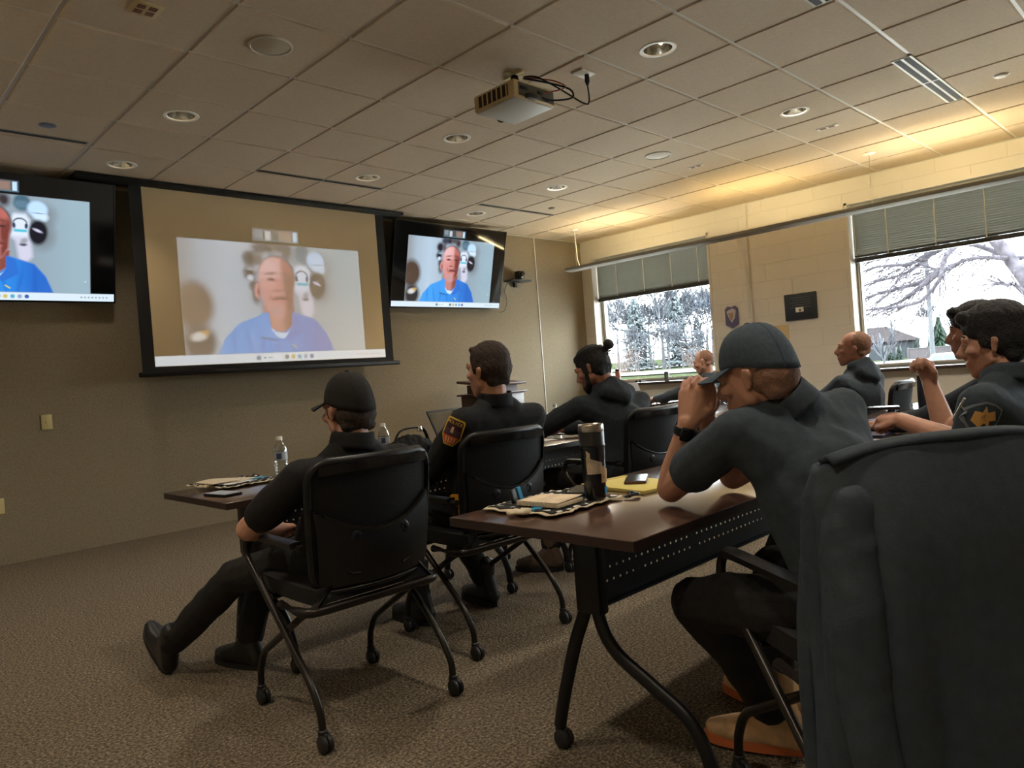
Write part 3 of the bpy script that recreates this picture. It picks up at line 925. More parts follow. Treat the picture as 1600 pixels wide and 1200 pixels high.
# plaques on the window wall
t = thing('wall_plaque', 'dark framed plaque with small white card on the window wall', 'plaque', (XR - .012, 3.575, 1.687))
b = NB(); box(b, (0, 0, 0), (.024, .37, .30), bevel=.006); obj('board', b, mat('plaque_blue_black', S(46, 52, 60), .4), t)
b = NB()
for k in range(5):
    bx(b, (-.0135, -.12, .10 - k * .028), (-.0125, .12 - .03 * (k % 2), .106 - k * .028))
obj('engraved_lines', b, mat('engraving', S(96, 104, 108), .5), t)
b = NB(); box(b, (-.014, .01, -.035), (.004, .09, .055)); obj('card', b, M_paper, t)
b = NB(); box(b, (-.0165, .005, -.042), (.002, .022, .03)); obj('card_emblem', b, mat('card_brown', S(150, 96, 70), .6), t)
t = thing('wall_badge', 'small purple and white shield-shaped badge on the window wall', 'badge', (XR - .01, 4.43, 1.66))
sh = [(-.085, .10), (-.05, .135), (0, .12), (.05, .135), (.085, .10), (.085, -.09), (0, -.135), (-.085, -.09)]
b = NB(); prism(b, sh, (0, 0, 0), (0, 1, 0), (0, 0, 1), (-1, 0, 0), .012); obj('shield', b, mat('badge_purple', S(96, 92, 128), .5), t)
b = NB(); prism(b, [(-.06, .08), (-.02, .105), (.03, .09), (.065, .07), (.04, .0), (.0, -.07), (-.045, -.01)], (-.0125, 0, 0), (0, 1, 0), (0, 0, 1), (-1, 0, 0), .003); obj('emblem', b, mat('badge_white', S(206, 196, 200), .5), t)
b = NB(); prism(b, [(-.03, .055), (.04, .05), (.02, -.02), (0, -.04), (-.02, 0)], (-.0165, 0, 0), (0, 1, 0), (0, 0, 1), (-1, 0, 0), .002); obj('emblem_centre', b, mat('badge_tan', S(176, 146, 110), .5), t)
t = thing('notice', 'pale tan paper notice on the window wall under the plaque', 'notice', (XR - .004, 3.86, 1.39))
b = NB(); box(b, (0, 0, 0), (.006, .24, .22)); obj('sheet', b, mat('tan_paper', S(214, 190, 144), .8), t)

# ------------------------------------------------------------------ chairs
def make_chair(name, label):
    t = thing(name, label, 'chair', (0, 0, 0), 0, 'black wheeled training chairs')
    for s in (-1, 1):
        b = NB()
        tube(b, bend_path([(s * .255, -.20, .635), (s * .27, .20, .64), (s * .272, .225, .575), (s * .262, -.20, .20), (s * .262, -.255, .115), (s * .262, -.258, .06)], .07, 6), .0125, 10)
        leg = obj('arm_leg', b, M_tubeb, t)
        caster(leg, (s * .262, -.258, 0))
        b = NB(); sheet(b, lambda u, v, s=s: (s * (.262 + (.045 * (u - .5))), -.17 + .36 * v, .652 + .004 * math.sin(PI * u)), 4, 8, .018); obj('arm_pad', b, M_black, t)
        b = NB()
        tube(b, bend_path([(s * .225, -.19, .425), (s * .225, -.12, .40), (s * .235, .22, .20), (s * .235, .262, .115), (s * .235, .265, .06)], .06, 6), .0125, 10)
        leg = obj('front_leg', b, M_tubeb, t)
        caster(leg, (s * .235, .265, 0))
    b = NB(); tube(b, bend_path([(-.262, -.02, .425), (-.262, -.215, .425), (.262, -.215, .425), (.262, -.02, .425)], .06, 5), .016, 10)
    tube(b, [(-.24, .10, .425), (.24, .10, .425)], .012, 8); obj('seat_frame', b, M_tubeb, t)
    b = NB()
    def seat(u, v):
        x = (u - .5); y = (v - .5)
        k = 1 - .12 * (2 * y) ** 4 * (1 if y > 0 else .4)
        return (x * .47 * k, .015 + y * .46, .50 - .012 * (1 - (2 * x) ** 2) * (1 - (2 * y) ** 2) - .03 * max(0, abs(2 * x) - .8) - .04 * max(0, 2 * y - .75))
    sheet(b, seat, 12, 12, -.055); obj('seat', b, M_seat, t)
    # backrest: curved shell with frame, mesh upper, solid lumbar shell
    def bk(u, v, off=0.0):
        hwid = .235 - .02 * (1 - v) ** 2
        x = (u - .5) * 2
        return V((x * hwid, -.235 - .055 * v + .055 * x * x - off, .475 + .435 * v))
    rr = .16
    def rim(n=12):
        out = []
        for (cu_, cv_, a0) in ((1 - rr * .9, 1 - rr, 0), (rr * .9, 1 - rr, 90), (rr * .9, rr, 180), (1 - rr * .9, rr, 270)):
            for k in range(n + 1):
                a = math.radians(a0 + 90 * k / n)
                out.append((cu_ + rr * .9 * math.cos(a), cv_ + rr * math.sin(a)))
        return out
    R_ = rim()
    pts = []
    for i in range(len(R_)):
        a, c = R_[i], R_[(i + 1) % len(R_)]
        n = 4 if abs(a[0] - c[0]) + abs(a[1] - c[1]) > .1 else 1
        for k in range(n):
            pts.append(bk(a[0] + (c[0] - a[0]) * k / n, a[1] + (c[1] - a[1]) * k / n))
    b = NB(); tube(b, pts, .0165, 10, closed=True, flat=.8); obj('back_frame', b, M_black, t)
    b = NB(); sheet(b, lambda u, v: bk(.06 + .88 * u, .90 + .075 * v + .015 * math.sin(PI * u), .010), 16, 3, .012); obj('top_rail', b, M_blackg, t)
    b = NB()
    vs = lambda u: .44 + .20 * (2 * u - 1) ** 2
    sheet(b, lambda u, v: bk(.03 + .94 * u, vs(u) + (.955 - vs(u)) * v), 16, 8, .004); obj('back_mesh', b, M_mesh, t)
    b = NB(); sheet(b, lambda u, v: bk(.03 + .94 * u, .045 + (vs(u) - .045) * v, .004 + .012 * math.sin(PI * v)), 18, 8, .014); obj('lumbar_shell', b, M_black, t)
    b = NB(); tube(b, [bk(.03 + .94 * k / 16, vs(k / 16), .014) for k in range(17)], .008, 8); obj('shell_ridge', b, M_blackg, t)
    for s in (-1, 1):
        b = NB()
        tube(b, smooth_path([bk(.5 + s * .30, .42, .022), bk(.5 + s * .30, .22, .024), bk(.5 + s * .27, .14, .024), bk(.5 + s * .19, .12, .024)], 5), .005, 8)
        c = bk(.5 + s * .20, .40, .012)
        lathe(b, [(.024, 0), (.024, .010), (.018, .014), (.009, .014), (.009, .008)], c, 18, axis=(V((1, 0, 0)), V((0, 0, 1)), V((0, -1, 0))))
        obj('pivot_bracket', b, M_black, t)
        b = NB(); tube(b, [bk(.5 + s * .36, .10, .0), V((s * .235, -.205, .43))], .014, 8); obj('back_upright', b, M_tubeb, t)
    return t

def caster(parent, c):
    b = NB()
    x, y, z = c
    for s in (-1, 1):
        lathe(b, [(.010, 0), (.026, .001), (.0285, .006), (.0285, .013), (.024, .017), (.008, .018)], (x + (.002 if s > 0 else -.002), y - .012, .0285), 16, axis=(V((0, 1, 0)), V((0, 0, 1)), V((s, 0, 0))))
    lathe(b, [(.014, .040), (.016, .052), (.016, .066), (.009, .072)], (x, y, 0), 12)
    hull(b, [((x, y - .008, .052), (.008, .02, .012))], 1)
    return obj('caster', b, M_cast, parent)

chair0 = make_chair('training_chair', 'black training chair at the table end, seating the person in the plain black cap')
chair0.location = (1.40, 2.37, 0); chair0.rotation_euler = (0, 0, math.radians(-2))
CH = [chair0]
def chair(x, y, deg, label):
    c = copy_tree(chair0); c.location = (x, y, 0); c.rotation_euler = (0, 0, math.radians(deg)); c['label'] = label
    CH.append(c)
    return c
chair(2.19, 2.53, -2, 'black training chair under the person with the orange shoulder patch')
chair(3.34, 2.53, -3, 'black training chair under the bun-haired person in the hoodie')
chair(1.82, .68, -33.4, 'black training chair with the big dark jacket hung over its back')
chair(2.93, .50, -4, 'black training chair under the person with the gold star patch')
chair(3.84, .55, 0, 'black training chair under the dark-haired person behind the star patch wearer')
chair(5.22, 1.88, 4, 'black training chair under the bald person beside the window wall')
chair(6.62, 3.88, 0, 'black training chair of the half-hidden person behind the cap brim')

# ------------------------------------------------------------------ tables
TL, TD, TZ = 1.68, .68, .73
def make_table(label):
    t = thing('training_table', label, 'table', (0, 0, 0), 0, 'dark flip-top training tables')
    b = NB(); bx(b, (0, 0, TZ - .028), (TL, TD, TZ), bevel=.003); obj('tabletop', b, M_top, t)
    b = NB()
    for (lo, hi) in (((-.0015, 0, TZ - .027), (.0, TD, TZ - .002)), ((TL, 0, TZ - .027), (TL + .0015, TD, TZ - .002)), ((0, -.0015, TZ - .027), (TL, 0, TZ - .002)), ((0, TD, TZ - .027), (TL, TD + .0015, TZ - .002))):
        bx(b, lo, hi)
    obj('edge_band', b, M_edge, t, angle=0)
    # perforated modesty panel with real holes
    b = NB()
    yc = .33
    x0, x1, z0, z1 = .24, TL - .24, .455, .69
    cw, chh = .032, .0365
    nx, nz = int((x1 - x0) / cw), 6
    cw = (x1 - x0) / nx; chh = (z1 - z0) / nz
    r = .0042
    for i in range(nx):
        for k in range(nz):
            xa, xb = x0 + i * cw, x0 + (i + 1) * cw; za, zb = z0 + k * chh, z0 + (k + 1) * chh
            co4 = [b.verts.new((xa, yc, za)), b.verts.new((xb, yc, za)), b.verts.new((xb, yc, zb)), b.verts.new((xa, yc, zb))]
            if k in (1, 2, 3):
                off = cw * .22 * (1 if k % 2 else -1)
                xc, zc = (xa + xb) / 2 + off, (za + zb) / 2
                h8 = [b.verts.new((xc + r * math.cos(PI / 4 * q + PI / 8 + PI), yc, zc + r * math.sin(PI / 4 * q + PI / 8 + PI))) for q in range(8)]
                b.faces.new((co4[0], co4[1], h8[2], h8[1])); b.faces.new((co4[1], co4[2], h8[4], h8[3])); b.faces.new((co4[2], co4[3], h8[6], h8[5])); b.faces.new((co4[3], co4[0], h8[0], h8[7]))
                b.faces.new((co4[0], h8[1], h8[0])); b.faces.new((co4[1], h8[3], h8[2])); b.faces.new((co4[2], h8[5], h8[4])); b.faces.new((co4[3], h8[7], h8[6]))
            else:
                b.faces.new(co4)
    bmesh.ops.remove_doubles(b, verts=b.verts, dist=1e-5)
    bx(b, (x0, yc - .02, .450), (x1, yc + .001, .456)); bx(b, (x0, yc - .02, .69), (x1, yc + .001, .70))
    obj('modesty_panel', b, M_panel, t, angle=20)
    for k, x in enumerate((.22, TL - .22)):
        lg = NB()
        bx(lg, (x - .022, yc - .045, .44), (x + .022, yc + .045, .66), bevel=.008)
        bx(lg, (x - .03, yc - .20, .675), (x + .03, yc + .22, .702), bevel=.006)
        bx(lg, (x - .018, yc - .05, .64), (x + .018, yc + .05, .685))
        tube(lg, smooth_path([(x, yc + .015, .60), (x, yc + .025, .46), (x, yc + .075, .34), (x, yc + .125, .20), (x, yc + .155, .10), (x, yc + .165, .06)], 6), .021, 12, flat=.75)
        tube(lg, smooth_path([(x, yc - .015, .58), (x, yc - .02, .44), (x, yc - .07, .345), (x, yc - .19, .275), (x, yc - .30, .21), (x, yc - .352, .12), (x, yc - .36, .06)], 6), .021, 12, flat=.75)
        leg = obj('leg', lg, M_black, t)
        caster(leg, (x, yc + .165, 0)); caster(leg, (x, yc - .36, 0))
    return t
tab0 = make_table('dark training table with notepad, steel tumbler and elbow of the capped person')
tab0.location = (1.39, 1.045, 0)
def table(x, y, label):
    c = copy_tree(tab0); c.location = (x, y, 0); c['label'] = label
    return c
table(1.18, 2.84, 'dark training table in front of the person in the plain black cap')
table(2.88, 2.84, 'dark training table in front of the bun-haired person')
table(4.58, 2.84, 'dark training table in front of the bald person')
table(3.09, 1.045, 'dark training table with tall dark bottle, in front of the dark-haired person')
table(4.79, 1.045, 'dark training table at the window end, bare, catching white glare')
table(6.05, 4.52, 'dark training table with laptop and papers below the corner window')

# lectern near the screen wall
M_cherry = mat('dark_cherry', S(74, 44, 40), .4, nscale=6, namt=.2)
t = thing('lectern', 'dark cherry wooden lectern against the screen wall', 'lectern', (5.79, 6.22, 0), math.radians(8))
b = NB(); bx(b, (-.34, -.25, 0), (.34, .25, .05), bevel=.006); obj('plinth', b, M_cherry, t)
b = NB(); bx(b, (-.31, -.22, .05), (.31, .22, .96), bevel=.006); obj('cabinet', b, M_cherry, t)
b = NB(); bx(b, (-.35, -.25, .955), (.35, .25, .975), bevel=.004); obj('ledge', b, M_cherry, t)
b = NB(); bx(b, (-.24, -.18, .975), (.24, .18, 1.075)); obj('neck', b, M_cherry, t)
b = NB(); box(b, (0, 0, 1.09), (.70, .48, .028), rot=Matrix.Rotation(math.radians(7), 3, 'X'), bevel=.004); obj('reading_top', b, M_cherry, t)
# ------------------------------------------------------------------ people
M_skin = mat('skin', S(200, 150, 126), 0.5, nscale=30, namt=0.06, bump=0.06, bscale=120)
M_skin2 = mat('skin_tan', S(186, 132, 108), 0.5, nscale=30, namt=0.06, bump=0.06, bscale=120)
M_hair_br = mat('hair_brown', S(58, 42, 32), 0.7, nscale=160, namt=0.5, bump=0.7, bscale=240)
M_hair_bl = mat('hair_black', S(22, 20, 20), 0.6, nscale=160, namt=0.5, bump=0.7, bscale=240)
M_stub = mat('stubble', S(150, 114, 94), 0.8, nscale=220, namt=0.3)
M_bk = mat('black_knit', (0.007, 0.006, 0.006), 0.9, nscale=60, namt=0.25, bump=0.2, bscale=300)
M_nv = mat('navy_uniform', (0.009, 0.010, 0.012), 0.85, nscale=60, namt=0.25, bump=0.2, bscale=260)
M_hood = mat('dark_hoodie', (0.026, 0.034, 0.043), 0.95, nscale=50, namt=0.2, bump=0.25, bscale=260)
M_veiled = mat('veiled_dark_polo', (0.043, 0.060, 0.078), 0.9, nscale=50, namt=0.15, bump=0.2, bscale=320)  # cloth itself is darker; a blue lens veil is mixed into this tone
M_capb = mat('black_cap_cloth', (0.012, 0.010, 0.009), 0.85, nscale=80, namt=0.2, bump=0.2, bscale=400)
M_caps = mat('veiled_cap_cloth', (0.060, 0.088, 0.116), 0.85, nscale=80, namt=0.15, bump=0.2, bscale=400)  # cap colour lifted and blued to carry the flare veil
M_trs = mat('charcoal_trousers', (0.010, 0.009, 0.008), 0.9, nscale=60, namt=0.25, bump=0.2, bscale=260)
M_boot = mat('black_boot', (0.010, 0.010, 0.009), 0.4, nscale=40, namt=0.3)
M_sole = mat('black_rubber_sole', (0.014, 0.013, 0.012), 0.7)
M_eye = mat('eye_white', S(225, 220, 210), 0.2)
M_iris = mat('eye_iris', (0.01, 0.008, 0.006), 0.15)
M_jack = mat('veiled_jacket_shell', (0.036, 0.052, 0.070), 0.75, nscale=40, namt=0.15, bump=0.15, bscale=200)  # bluish flare haze is put into the jacket colour

def basis(fwd, up):
    f = V(fwd).normalized(); u = V(up); u = (u - f * u.dot(f)).normalized()
    r = f.cross(u).normalized()
    return Matrix((r, f, u)).transposed()

def head_parts(bm, c, R, nk):
    T = lambda p: V(c) + R @ V(p)
    hull(bm, [(T((0, -.018, .038)), (.075, .095, .086), R)], 3)
    hull(bm, [(T((0, .025, .005)), (.067, .062, .075), R), (T((0, .045, -.072)), (.040, .042, .035), R), (T((0, .066, -.098)), (.024, .022, .019), R),
              (T((.052, .0, -.055)), .022), (T((-.052, .0, -.055)), .022)], 2)
    hull(bm, [(T((.034, .074, .026)), .018), (T((-.034, .074, .026)), .018), (T((0, .080, .03)), .018)])       # brow
    hull(bm, [(T((0, .088, .016)), .009), (T((0, .112, -.022)), .0115), (T((.014, .094, -.03)), .009), (T((-.014, .094, -.03)), .009), (T((0, .098, -.034)), .009)])
    hull(bm, [(T((.02, .082, -.058)), .009), (T((-.02, .082, -.058)), .009), (T((0, .092, -.056)), .009)])
    hull(bm, [(T((.016, .081, -.071)), .009), (T((-.016, .081, -.071)), .009), (T((0, .090, -.071)), .009)])
    for s in (-1, 1):
        hull(bm, [(T((s * .045, .058, -.018)), (.022, .025, .02), R)])                                          # cheek
        Re = R @ Matrix.Rotation(s * math.radians(-22), 3, 'Z')
        hull(bm, [(T((s * .080, -.018, .004)), (.007, .016, .016), Re), (T((s * .077, -.012, -.026)), (.006, .009, .010), Re)])
        hull(bm, [(T((s * .084, -.026, .006)), (.006, .006, .015), Re), (T((s * .085, -.018, .016)), (.006, .011, .006), Re)])
    chain(bm, [T((0, -.025, -.035)), V(nk)], [.056, .060])

def hand(bm, wrist, d, n, side, curl=.5, spread=.0, thumb=.5, k=1.0):
    """wrist point, d: direction of the fingers, n: palm normal, side: +1 thumb on d x n side"""
    d = V(d).normalized(); n = V(n); n = (n - d * n.dot(d)).normalized()
    s = d.cross(n).normalized() * side
    w_ = V(wrist)
    P = lambda a, b_, c_=0: w_ + (d * a + s * b_ + n * c_) * k
    hull(bm, [(P(0, .012), .020 * k), (P(0, -.012), .020 * k), (P(.078, .030), .013 * k), (P(.084, .006), .013 * k), (P(.078, -.018), .012 * k), (P(.070, -.034), .011 * k), (P(.035, .03, .006), .014 * k)])
    for i, (off, ln, c1) in enumerate(((.032, .94, 0), (.010, 1.05, .06), (-.013, .98, .12), (-.034, .78, .2))):
        base = P(.082 - .004 * abs(i - 1), off)
        dirv = (d + s * (off * 2.5 * spread)).normalized()
        a = 0
        pts = [base]
        for L, t in ((.043, .55), (.026, .8), (.021, .6)):
            a += (curl + c1 * curl) * t * 1.9
            pts.append(pts[-1] + (dirv * math.cos(a) + n * math.sin(a)) * L * ln * k)
        chain(bm, pts, [.0098 * k, .0090 * k, .0082 * k, .0070 * k])
    t0 = P(.018, .028, .004); t1 = P(.045, .052, .012 + .01 * thumb); t2 = P(.075, .054 - .02 * thumb, .018 + .016 * thumb); t3 = P(.098, .046 - .03 * thumb, .020 + .026 * thumb)
    chain(bm, [t0, t1, t2, t3], [.015 * k, .012 * k, .0105 * k, .008 * k])

def torso(bm, J, inf, bulk):
    P, C, N, SL, SR = (V(J[k]) for k in ('P', 'C', 'N', 'SL', 'SR'))
    rt = (SR - SL).normalized(); up = (N - P).normalized(); fw = up.cross(rt).normalized()
    R1 = Matrix((rt, fw, up)).transposed()
    upc = (N - C).normalized(); fwc = upc.cross(rt).normalized(); R2 = Matrix((rt, fwc, upc)).transposed()
    e = lambda c, r, R: (c, tuple(x * bulk + inf for x in r), R)
    B = P.lerp(C, .45) + fw * .02
    pel, bel, che = e(P, (.165, .115, .10), R1), e(B, (.155, .12, .12), R1), e(C, (.165, .115, .13), R2)
    hull(bm, [pel, bel]); hull(bm, [bel, che])
    sl, sr = (SL, .060 + inf), (SR, .060 + inf)
    hull(bm, [(C, (.14 * bulk + inf, .10 * bulk + inf, .11), R2), sl, sr])
    hull(bm, [(SL.lerp(SR, .2), .055 + inf), (SL.lerp(SR, .8), .055 + inf), (N, .058 + inf * 1.6)])

def person(label, J, skin, top, topm, sleeve, trs=None, shoe=None, shoe_sole=None, hair=None, hairm=None, cap=None, capm=None, hands=(), vox=.006, bulk=1.0, legs=True, eyes=True,
           wr=.004, beard=None, collar=True, hem=1.0, extra_hair=None, cuff=False):
    g = lambda k: V(J[k])
    root = thing('person', label, 'person', (J['P'][0], J['P'][1], 0))
    org = root.location.copy()
    R = basis(J['hf'], J['hu'])
    hc = g('H')
    T = lambda p: hc + R @ V(p)
    # body: one continuous skin
    b = NB()
    head_parts(b, hc, R, g('N'))
    torso(b, J, -.012, bulk)
    for s in 'LR':
        chain(b, [g('S' + s), g('E' + s), g('W' + s)], [.050, .042, .030])
        mid = g('E' + s).lerp(g('W' + s), .25)
        hull(b, [(g('E' + s), .042), (mid, .044), (g('W' + s), .029)])
        if legs:
            chain(b, [g('T' + s), g('K' + s), g('A' + s)], [.072, .052, .038])
    for h in hands: hand(b, *h)
    obj('body', fuse(b, vox, 3, .45), skin, root, angle=180, origin=org)
    if eyes:
        for s in (-1, 1):
            b = NB(); hull(b, [(T((s * .032, .0665, .006)), .0125)])
            ey = obj('eye', b, M_eye, root, angle=180, origin=org)
            b = NB(); hull(b, [(T((s * .032, .0772, .005)), (.0055, .003, .0055), R)])
            obj('iris', b, M_iris, ey, angle=180, origin=org)
            b = NB(); tube(b, [T((s * .014, .0885, .034)), T((s * .032, .0865, .038)), T((s * .050, .0745, .034))], [.003, .0045, .0025], 6)
            obj('eyebrow', b, hairm or M_hair_br, root, angle=180, origin=org)
    # top with sleeves
    b = NB()
    torso(b, J, .006, bulk)
    for s in 'LR':
        if sleeve == 'long':
            chain(b, [g('S' + s), g('E' + s), g('E' + s).lerp(g('W' + s), .90)], [.066, .056, .044])
            hull(b, [(g('E' + s), .056), (g('E' + s).lerp(g('W' + s), .3), .054)])
        else:
            q = g('S' + s).lerp(g('E' + s), sleeve)
            chain(b, [g('S' + s), q], [.068, .066 * hem])
    n = g('N'); upn = (g('N') - g('C')).normalized()
    if top == 'hoodie':
        rt = (g('SR') - g('SL')).normalized(); fw = upn.cross(rt)
        hull(b, [(n + rt * .085 - fw * .06 + upn * -.02, .045), (n - rt * .085 - fw * .06 + upn * -.02, .045), (n - fw * .105 - upn * .07, .045), (n - fw * .05 + upn * .03, .045)])
        hull(b, [(n + rt * .085 + upn * .02, .032), (n - rt * .085 + upn * .02, .032), (n - fw * .06 + upn * .05, .03)])
    shirt = obj(top, fuse(b, .009, 5, .5, wr, 10, len(label)), topm, root, angle=180, origin=org)
    if collar:
        b = NB()
        rt = (g('SR') - g('SL')).normalized(); fw = upn.cross(rt).normalized()
        na = (T((0, -.028, -.045)) - n).normalized().lerp(upn, .35).normalized()
        fw = (fw - na * fw.dot(na)).normalized(); rt = fw.cross(na).normalized()
        def col(u, v):
            a = PI * 2 * (u * .94 + .03) + PI / 2
            r = .068 + .010 * (1 - v)
            return n + rt * (r * 1.02 * math.cos(a)) + fw * (r * 1.02 * math.sin(a)) + na * (-.014 + .058 * v - .024 * max(0, math.sin(a)))
        sheet(b, col, 28, 4, .006)
        obj('collar', b, topm, root, angle=180, origin=org)
    if legs and trs:
        b = NB()
        Pp = g('P')
        for s in 'LR':
            chain(b, [Pp.lerp(g('T' + s), .7), g('T' + s), g('K' + s), g('A' + s).lerp(g('K' + s), .10)], [.10 * bulk, .092 * bulk, .070, .060])
            hull(b, [(g('K' + s), .070), (g('K' + s).lerp(g('A' + s), .35), .070)])
        hull(b, [(Pp + V((.07, 0, -.01)), .105 * bulk), (Pp + V((-.07, 0, -.01)), .105 * bulk)])
        obj('trousers', fuse(b, .009, 5, .5, wr * 1.3, 8, 3.3 + len(label)), trs, root, angle=180, origin=org)
        for s in 'LR':
            fd = V(J['F' + s]).normalized()
            A = g('A' + s)
            up = V((0, 0, 1)); up = (up - fd * up.dot(fd)).normalized()
            sd = fd.cross(up)
            Q = lambda a, c, z: A + fd * a + sd * c + up * z
            b = NB()
            hull(b, [(Q(-.045, 0, -.05), .036), (Q(-.01, 0, .03), .042), (Q(.05, 0, -.025), .040)])
            hull(b, [(Q(-.045, 0, -.055), .034), (Q(.05, 0, -.03), .040), (Q(.13, .012, -.055), .036), (Q(.13, -.012, -.055), .034), (Q(.19, 0, -.06), .027)])
            hull(b, [(Q(0, 0, .02), .043), (Q(-.005, 0, .10), .044)])
            so = obj('shoe', fuse(b, .007, 3), shoe, root, angle=180, origin=org)
            out = []
            for k in range(26):
                a = 2 * PI * k / 26
                x = .075 + .148 * math.cos(a); wv = (.040 + .010 * math.cos(a - .3)) * math.sin(a) * (1 if abs(math.sin(a)) > .2 else .9)
                out.append((x, wv))
            b = NB(); prism(b, out, A - up * .100, fd, sd, up, .026)
            obj('sole', b, shoe_sole or M_sole, so, angle=30, origin=org)
            b = NB()
            for k in range(4):
                x = .035 + .024 * k
                tube(b, [Q(x, -.026, .004 - .012 * k), Q(x + .004, 0, .020 - .013 * k), Q(x, .026, .004 - .012 * k)], .0035, 5)
            obj('laces', b, M_sole if shoe is M_boot else M_paper, so, angle=180, origin=org)
    # hair
    if hair:
        b = NB()
        if hair == 'flat':
            hull(b, [(T((0, -.019, .055)), (.082, .098, .083), R)], 3); hull(b, [(T((0, -.034, .02)), (.083, .088, .088), R)], 3)
            hull(b, [(T((.044, -.058, -.045)), .026), (T((-.044, -.058, -.045)), .026), (T((0, -.082, -.02)), .036)])
            hull(b, [(T((.036, .056, .098)), .016), (T((-.036, .056, .098)), .016), (T((0, .062, .100)), .016)])
            for s in (-1, 1): hull(b, [(T((s * .073, .012, .025)), (.010, .018, .038), R)])
        elif hair == 'full':
            hull(b, [(T((0, -.015, .064)), (.090, .106, .088), R)], 3); hull(b, [(T((0, -.040, .02)), (.088, .092, .096), R)], 3)
            hull(b, [(T((.035, .072, .102)), .026), (T((-.040, .070, .102)), .026), (T((0, .084, .100)), .024)])
            hull(b, [(T((.05, -.06, -.05)), .028), (T((-.05, -.06, -.05)), .028), (T((0, -.085, -.02)), .038)])
            for s in (-1, 1): hull(b, [(T((s * .076, .012, .02)), (.011, .020, .042), R)])
        elif hair == 'shaved':
            hull(b, [(T((0, -.030, .040)), (.0785, .090, .084), R)], 3)
            hull(b, [(T((.044, -.056, -.03)), .024), (T((-.044, -.056, -.03)), .024), (T((0, -.082, -.01)), .032)])
        elif hair == 'undercap':
            hull(b, [(T((0, -.046, -.012)), (.079, .070, .056), R)], 3)
            hull(b, [(T((.046, -.058, -.050)), .026), (T((-.046, -.058, -.050)), .026), (T((0, -.080, -.03)), .034)])
            for s in (-1, 1) if hairm is not M_stub else (): hull(b, [(T((s * .072, .010, .0)), (.007, .012, .026), R)])
        elif hair == 'bun':
            hull(b, [(T((0, -.018, .053)), (.083, .100, .084), R)], 3); hull(b, [(T((0, -.036, .015)), (.084, .088, .090), R)], 3)
            hull(b, [(T((.045, -.058, -.045)), .028), (T((-.045, -.058, -.045)), .028), (T((0, -.084, -.02)), .038)])
            for s in (-1, 1): hull(b, [(T((s * .073, .014, .01)), (.011, .020, .05), R)])
        ho = obj('hair', fuse(b, .006, 2, .5, .0025, 60, 1.0), hairm, root, angle=180, origin=org)
        if hair == 'bun':
            b = NB(); hull(b, [(T((.0, -.155, .075)), (.034, .030, .032), R)], 3); hull(b, [(T((0, -.11, .06)), .022), (T((0, -.15, .075)), .014)])
            obj('bun', fuse(b, .005, 2, .5, .002, 80, 2.0), hairm, ho, angle=180, origin=org)
            b = NB()
            for (q0, q1) in (((0, -.125, .03), (.02, -.165, .005)), ((.01, -.12, .04), (-.01, -.16, .035)), ((0, -.12, .02), (-.03, -.16, .03))):
                tube(b, smooth_path([T(q0), T([(i + j) / 2 + .01 for i, j in zip(q0, q1)]), T(q1)], 4), .003, 5)
            obj('loose_strand', b, hairm, ho, angle=180, origin=org)
            b = NB(); lathe(b, [(.081, .0), (.083, .012), (.078, .03)], T((0, -.018, .068)), 32, cap=False, axis=(R @ V((1, 0, 0)), R @ V((0, 1.2, 0)), R @ V((0, 0, 1))))
            obj('headband', b, M_hair_bl, ho, angle=180, origin=org)
    if beard:
        b = NB()
        hull(b, [(T((.058, .012, -.045)), .016), (T((.046, .042, -.078)), .018), (T((.06, .02, -.015)), .010)]); hull(b, [(T((-.058, .012, -.045)), .016), (T((-.046, .042, -.078)), .018), (T((-.06, .02, -.015)), .010)])
        hull(b, [(T((.046, .042, -.080)), .018), (T((0, .074, -.104)), .020), (T((-.046, .042, -.080)), .018)])
        if beard[1]: hull(b, [(T((.022, .080, -.082)), .015), (T((-.022, .080, -.082)), .015), (T((0, .078, -.11)), .02)])
        obj('beard', fuse(b, .005, 2, .5, .002, 90, 4.0), beard[0], root, angle=180, origin=org)
    if cap:
        kk = 1.0
        b = NB()
        def dome(u, v):
            a = 2 * PI * u; e = v * PI / 2
            r = math.cos(e) ** .75
            z = .020 + .004 * math.cos(a - PI / 2) * 0 + .108 * math.sin(e) ** 1.05 - .040 * (1 - v) ** 2 * max(0, -math.sin(a) + .25) / 1.25
            return T((.0835 * r * math.cos(a), -.018 + .103 * r * math.sin(a), z + .012))
        sheet(b, dome, 40, 12, -.004)
        bmesh.ops.remove_doubles(b, verts=b.verts, dist=1e-5)
        cp = obj('cap', b, capm, root, angle=180, origin=org)
        b = NB()
        def brim(u, v):
            a = (u - .5) * math.radians(138)
            r0 = (.082, .101)
            ext = v * (.075 + .0 * abs(a)) * math.cos(a * .62)
            x = (r0[0] + ext * .25) * math.sin(a); y = -.018 + (r0[1]) * math.cos(a) + ext
            return T((x, y, .034 - .010 * v * cap - 1.5 * x * x * (.35 + v)))
        sheet(b, brim, 20, 8, .005)
        obj('brim', b, capm, cp, angle=50, origin=org)
        b = NB(); lathe(b, [(.0085, -.002), (.008, .004), (.003, .006)], T((0, -.018, .139)), 12, axis=(R @ V((1, 0, 0)), R @ V((0, 1, 0)), R @ V((0, 0, 1)))); obj('button', b, capm, cp, angle=180, origin=org)
        b = NB()
        for k in range(6):
            a = 2 * PI * k / 6
            tube(b, [V(dome(a / (2 * PI), v / 10)) for v in range(10)], .0012, 4)
        obj('seam', b, capm, cp, angle=180, origin=org)
    return root, org, R, T

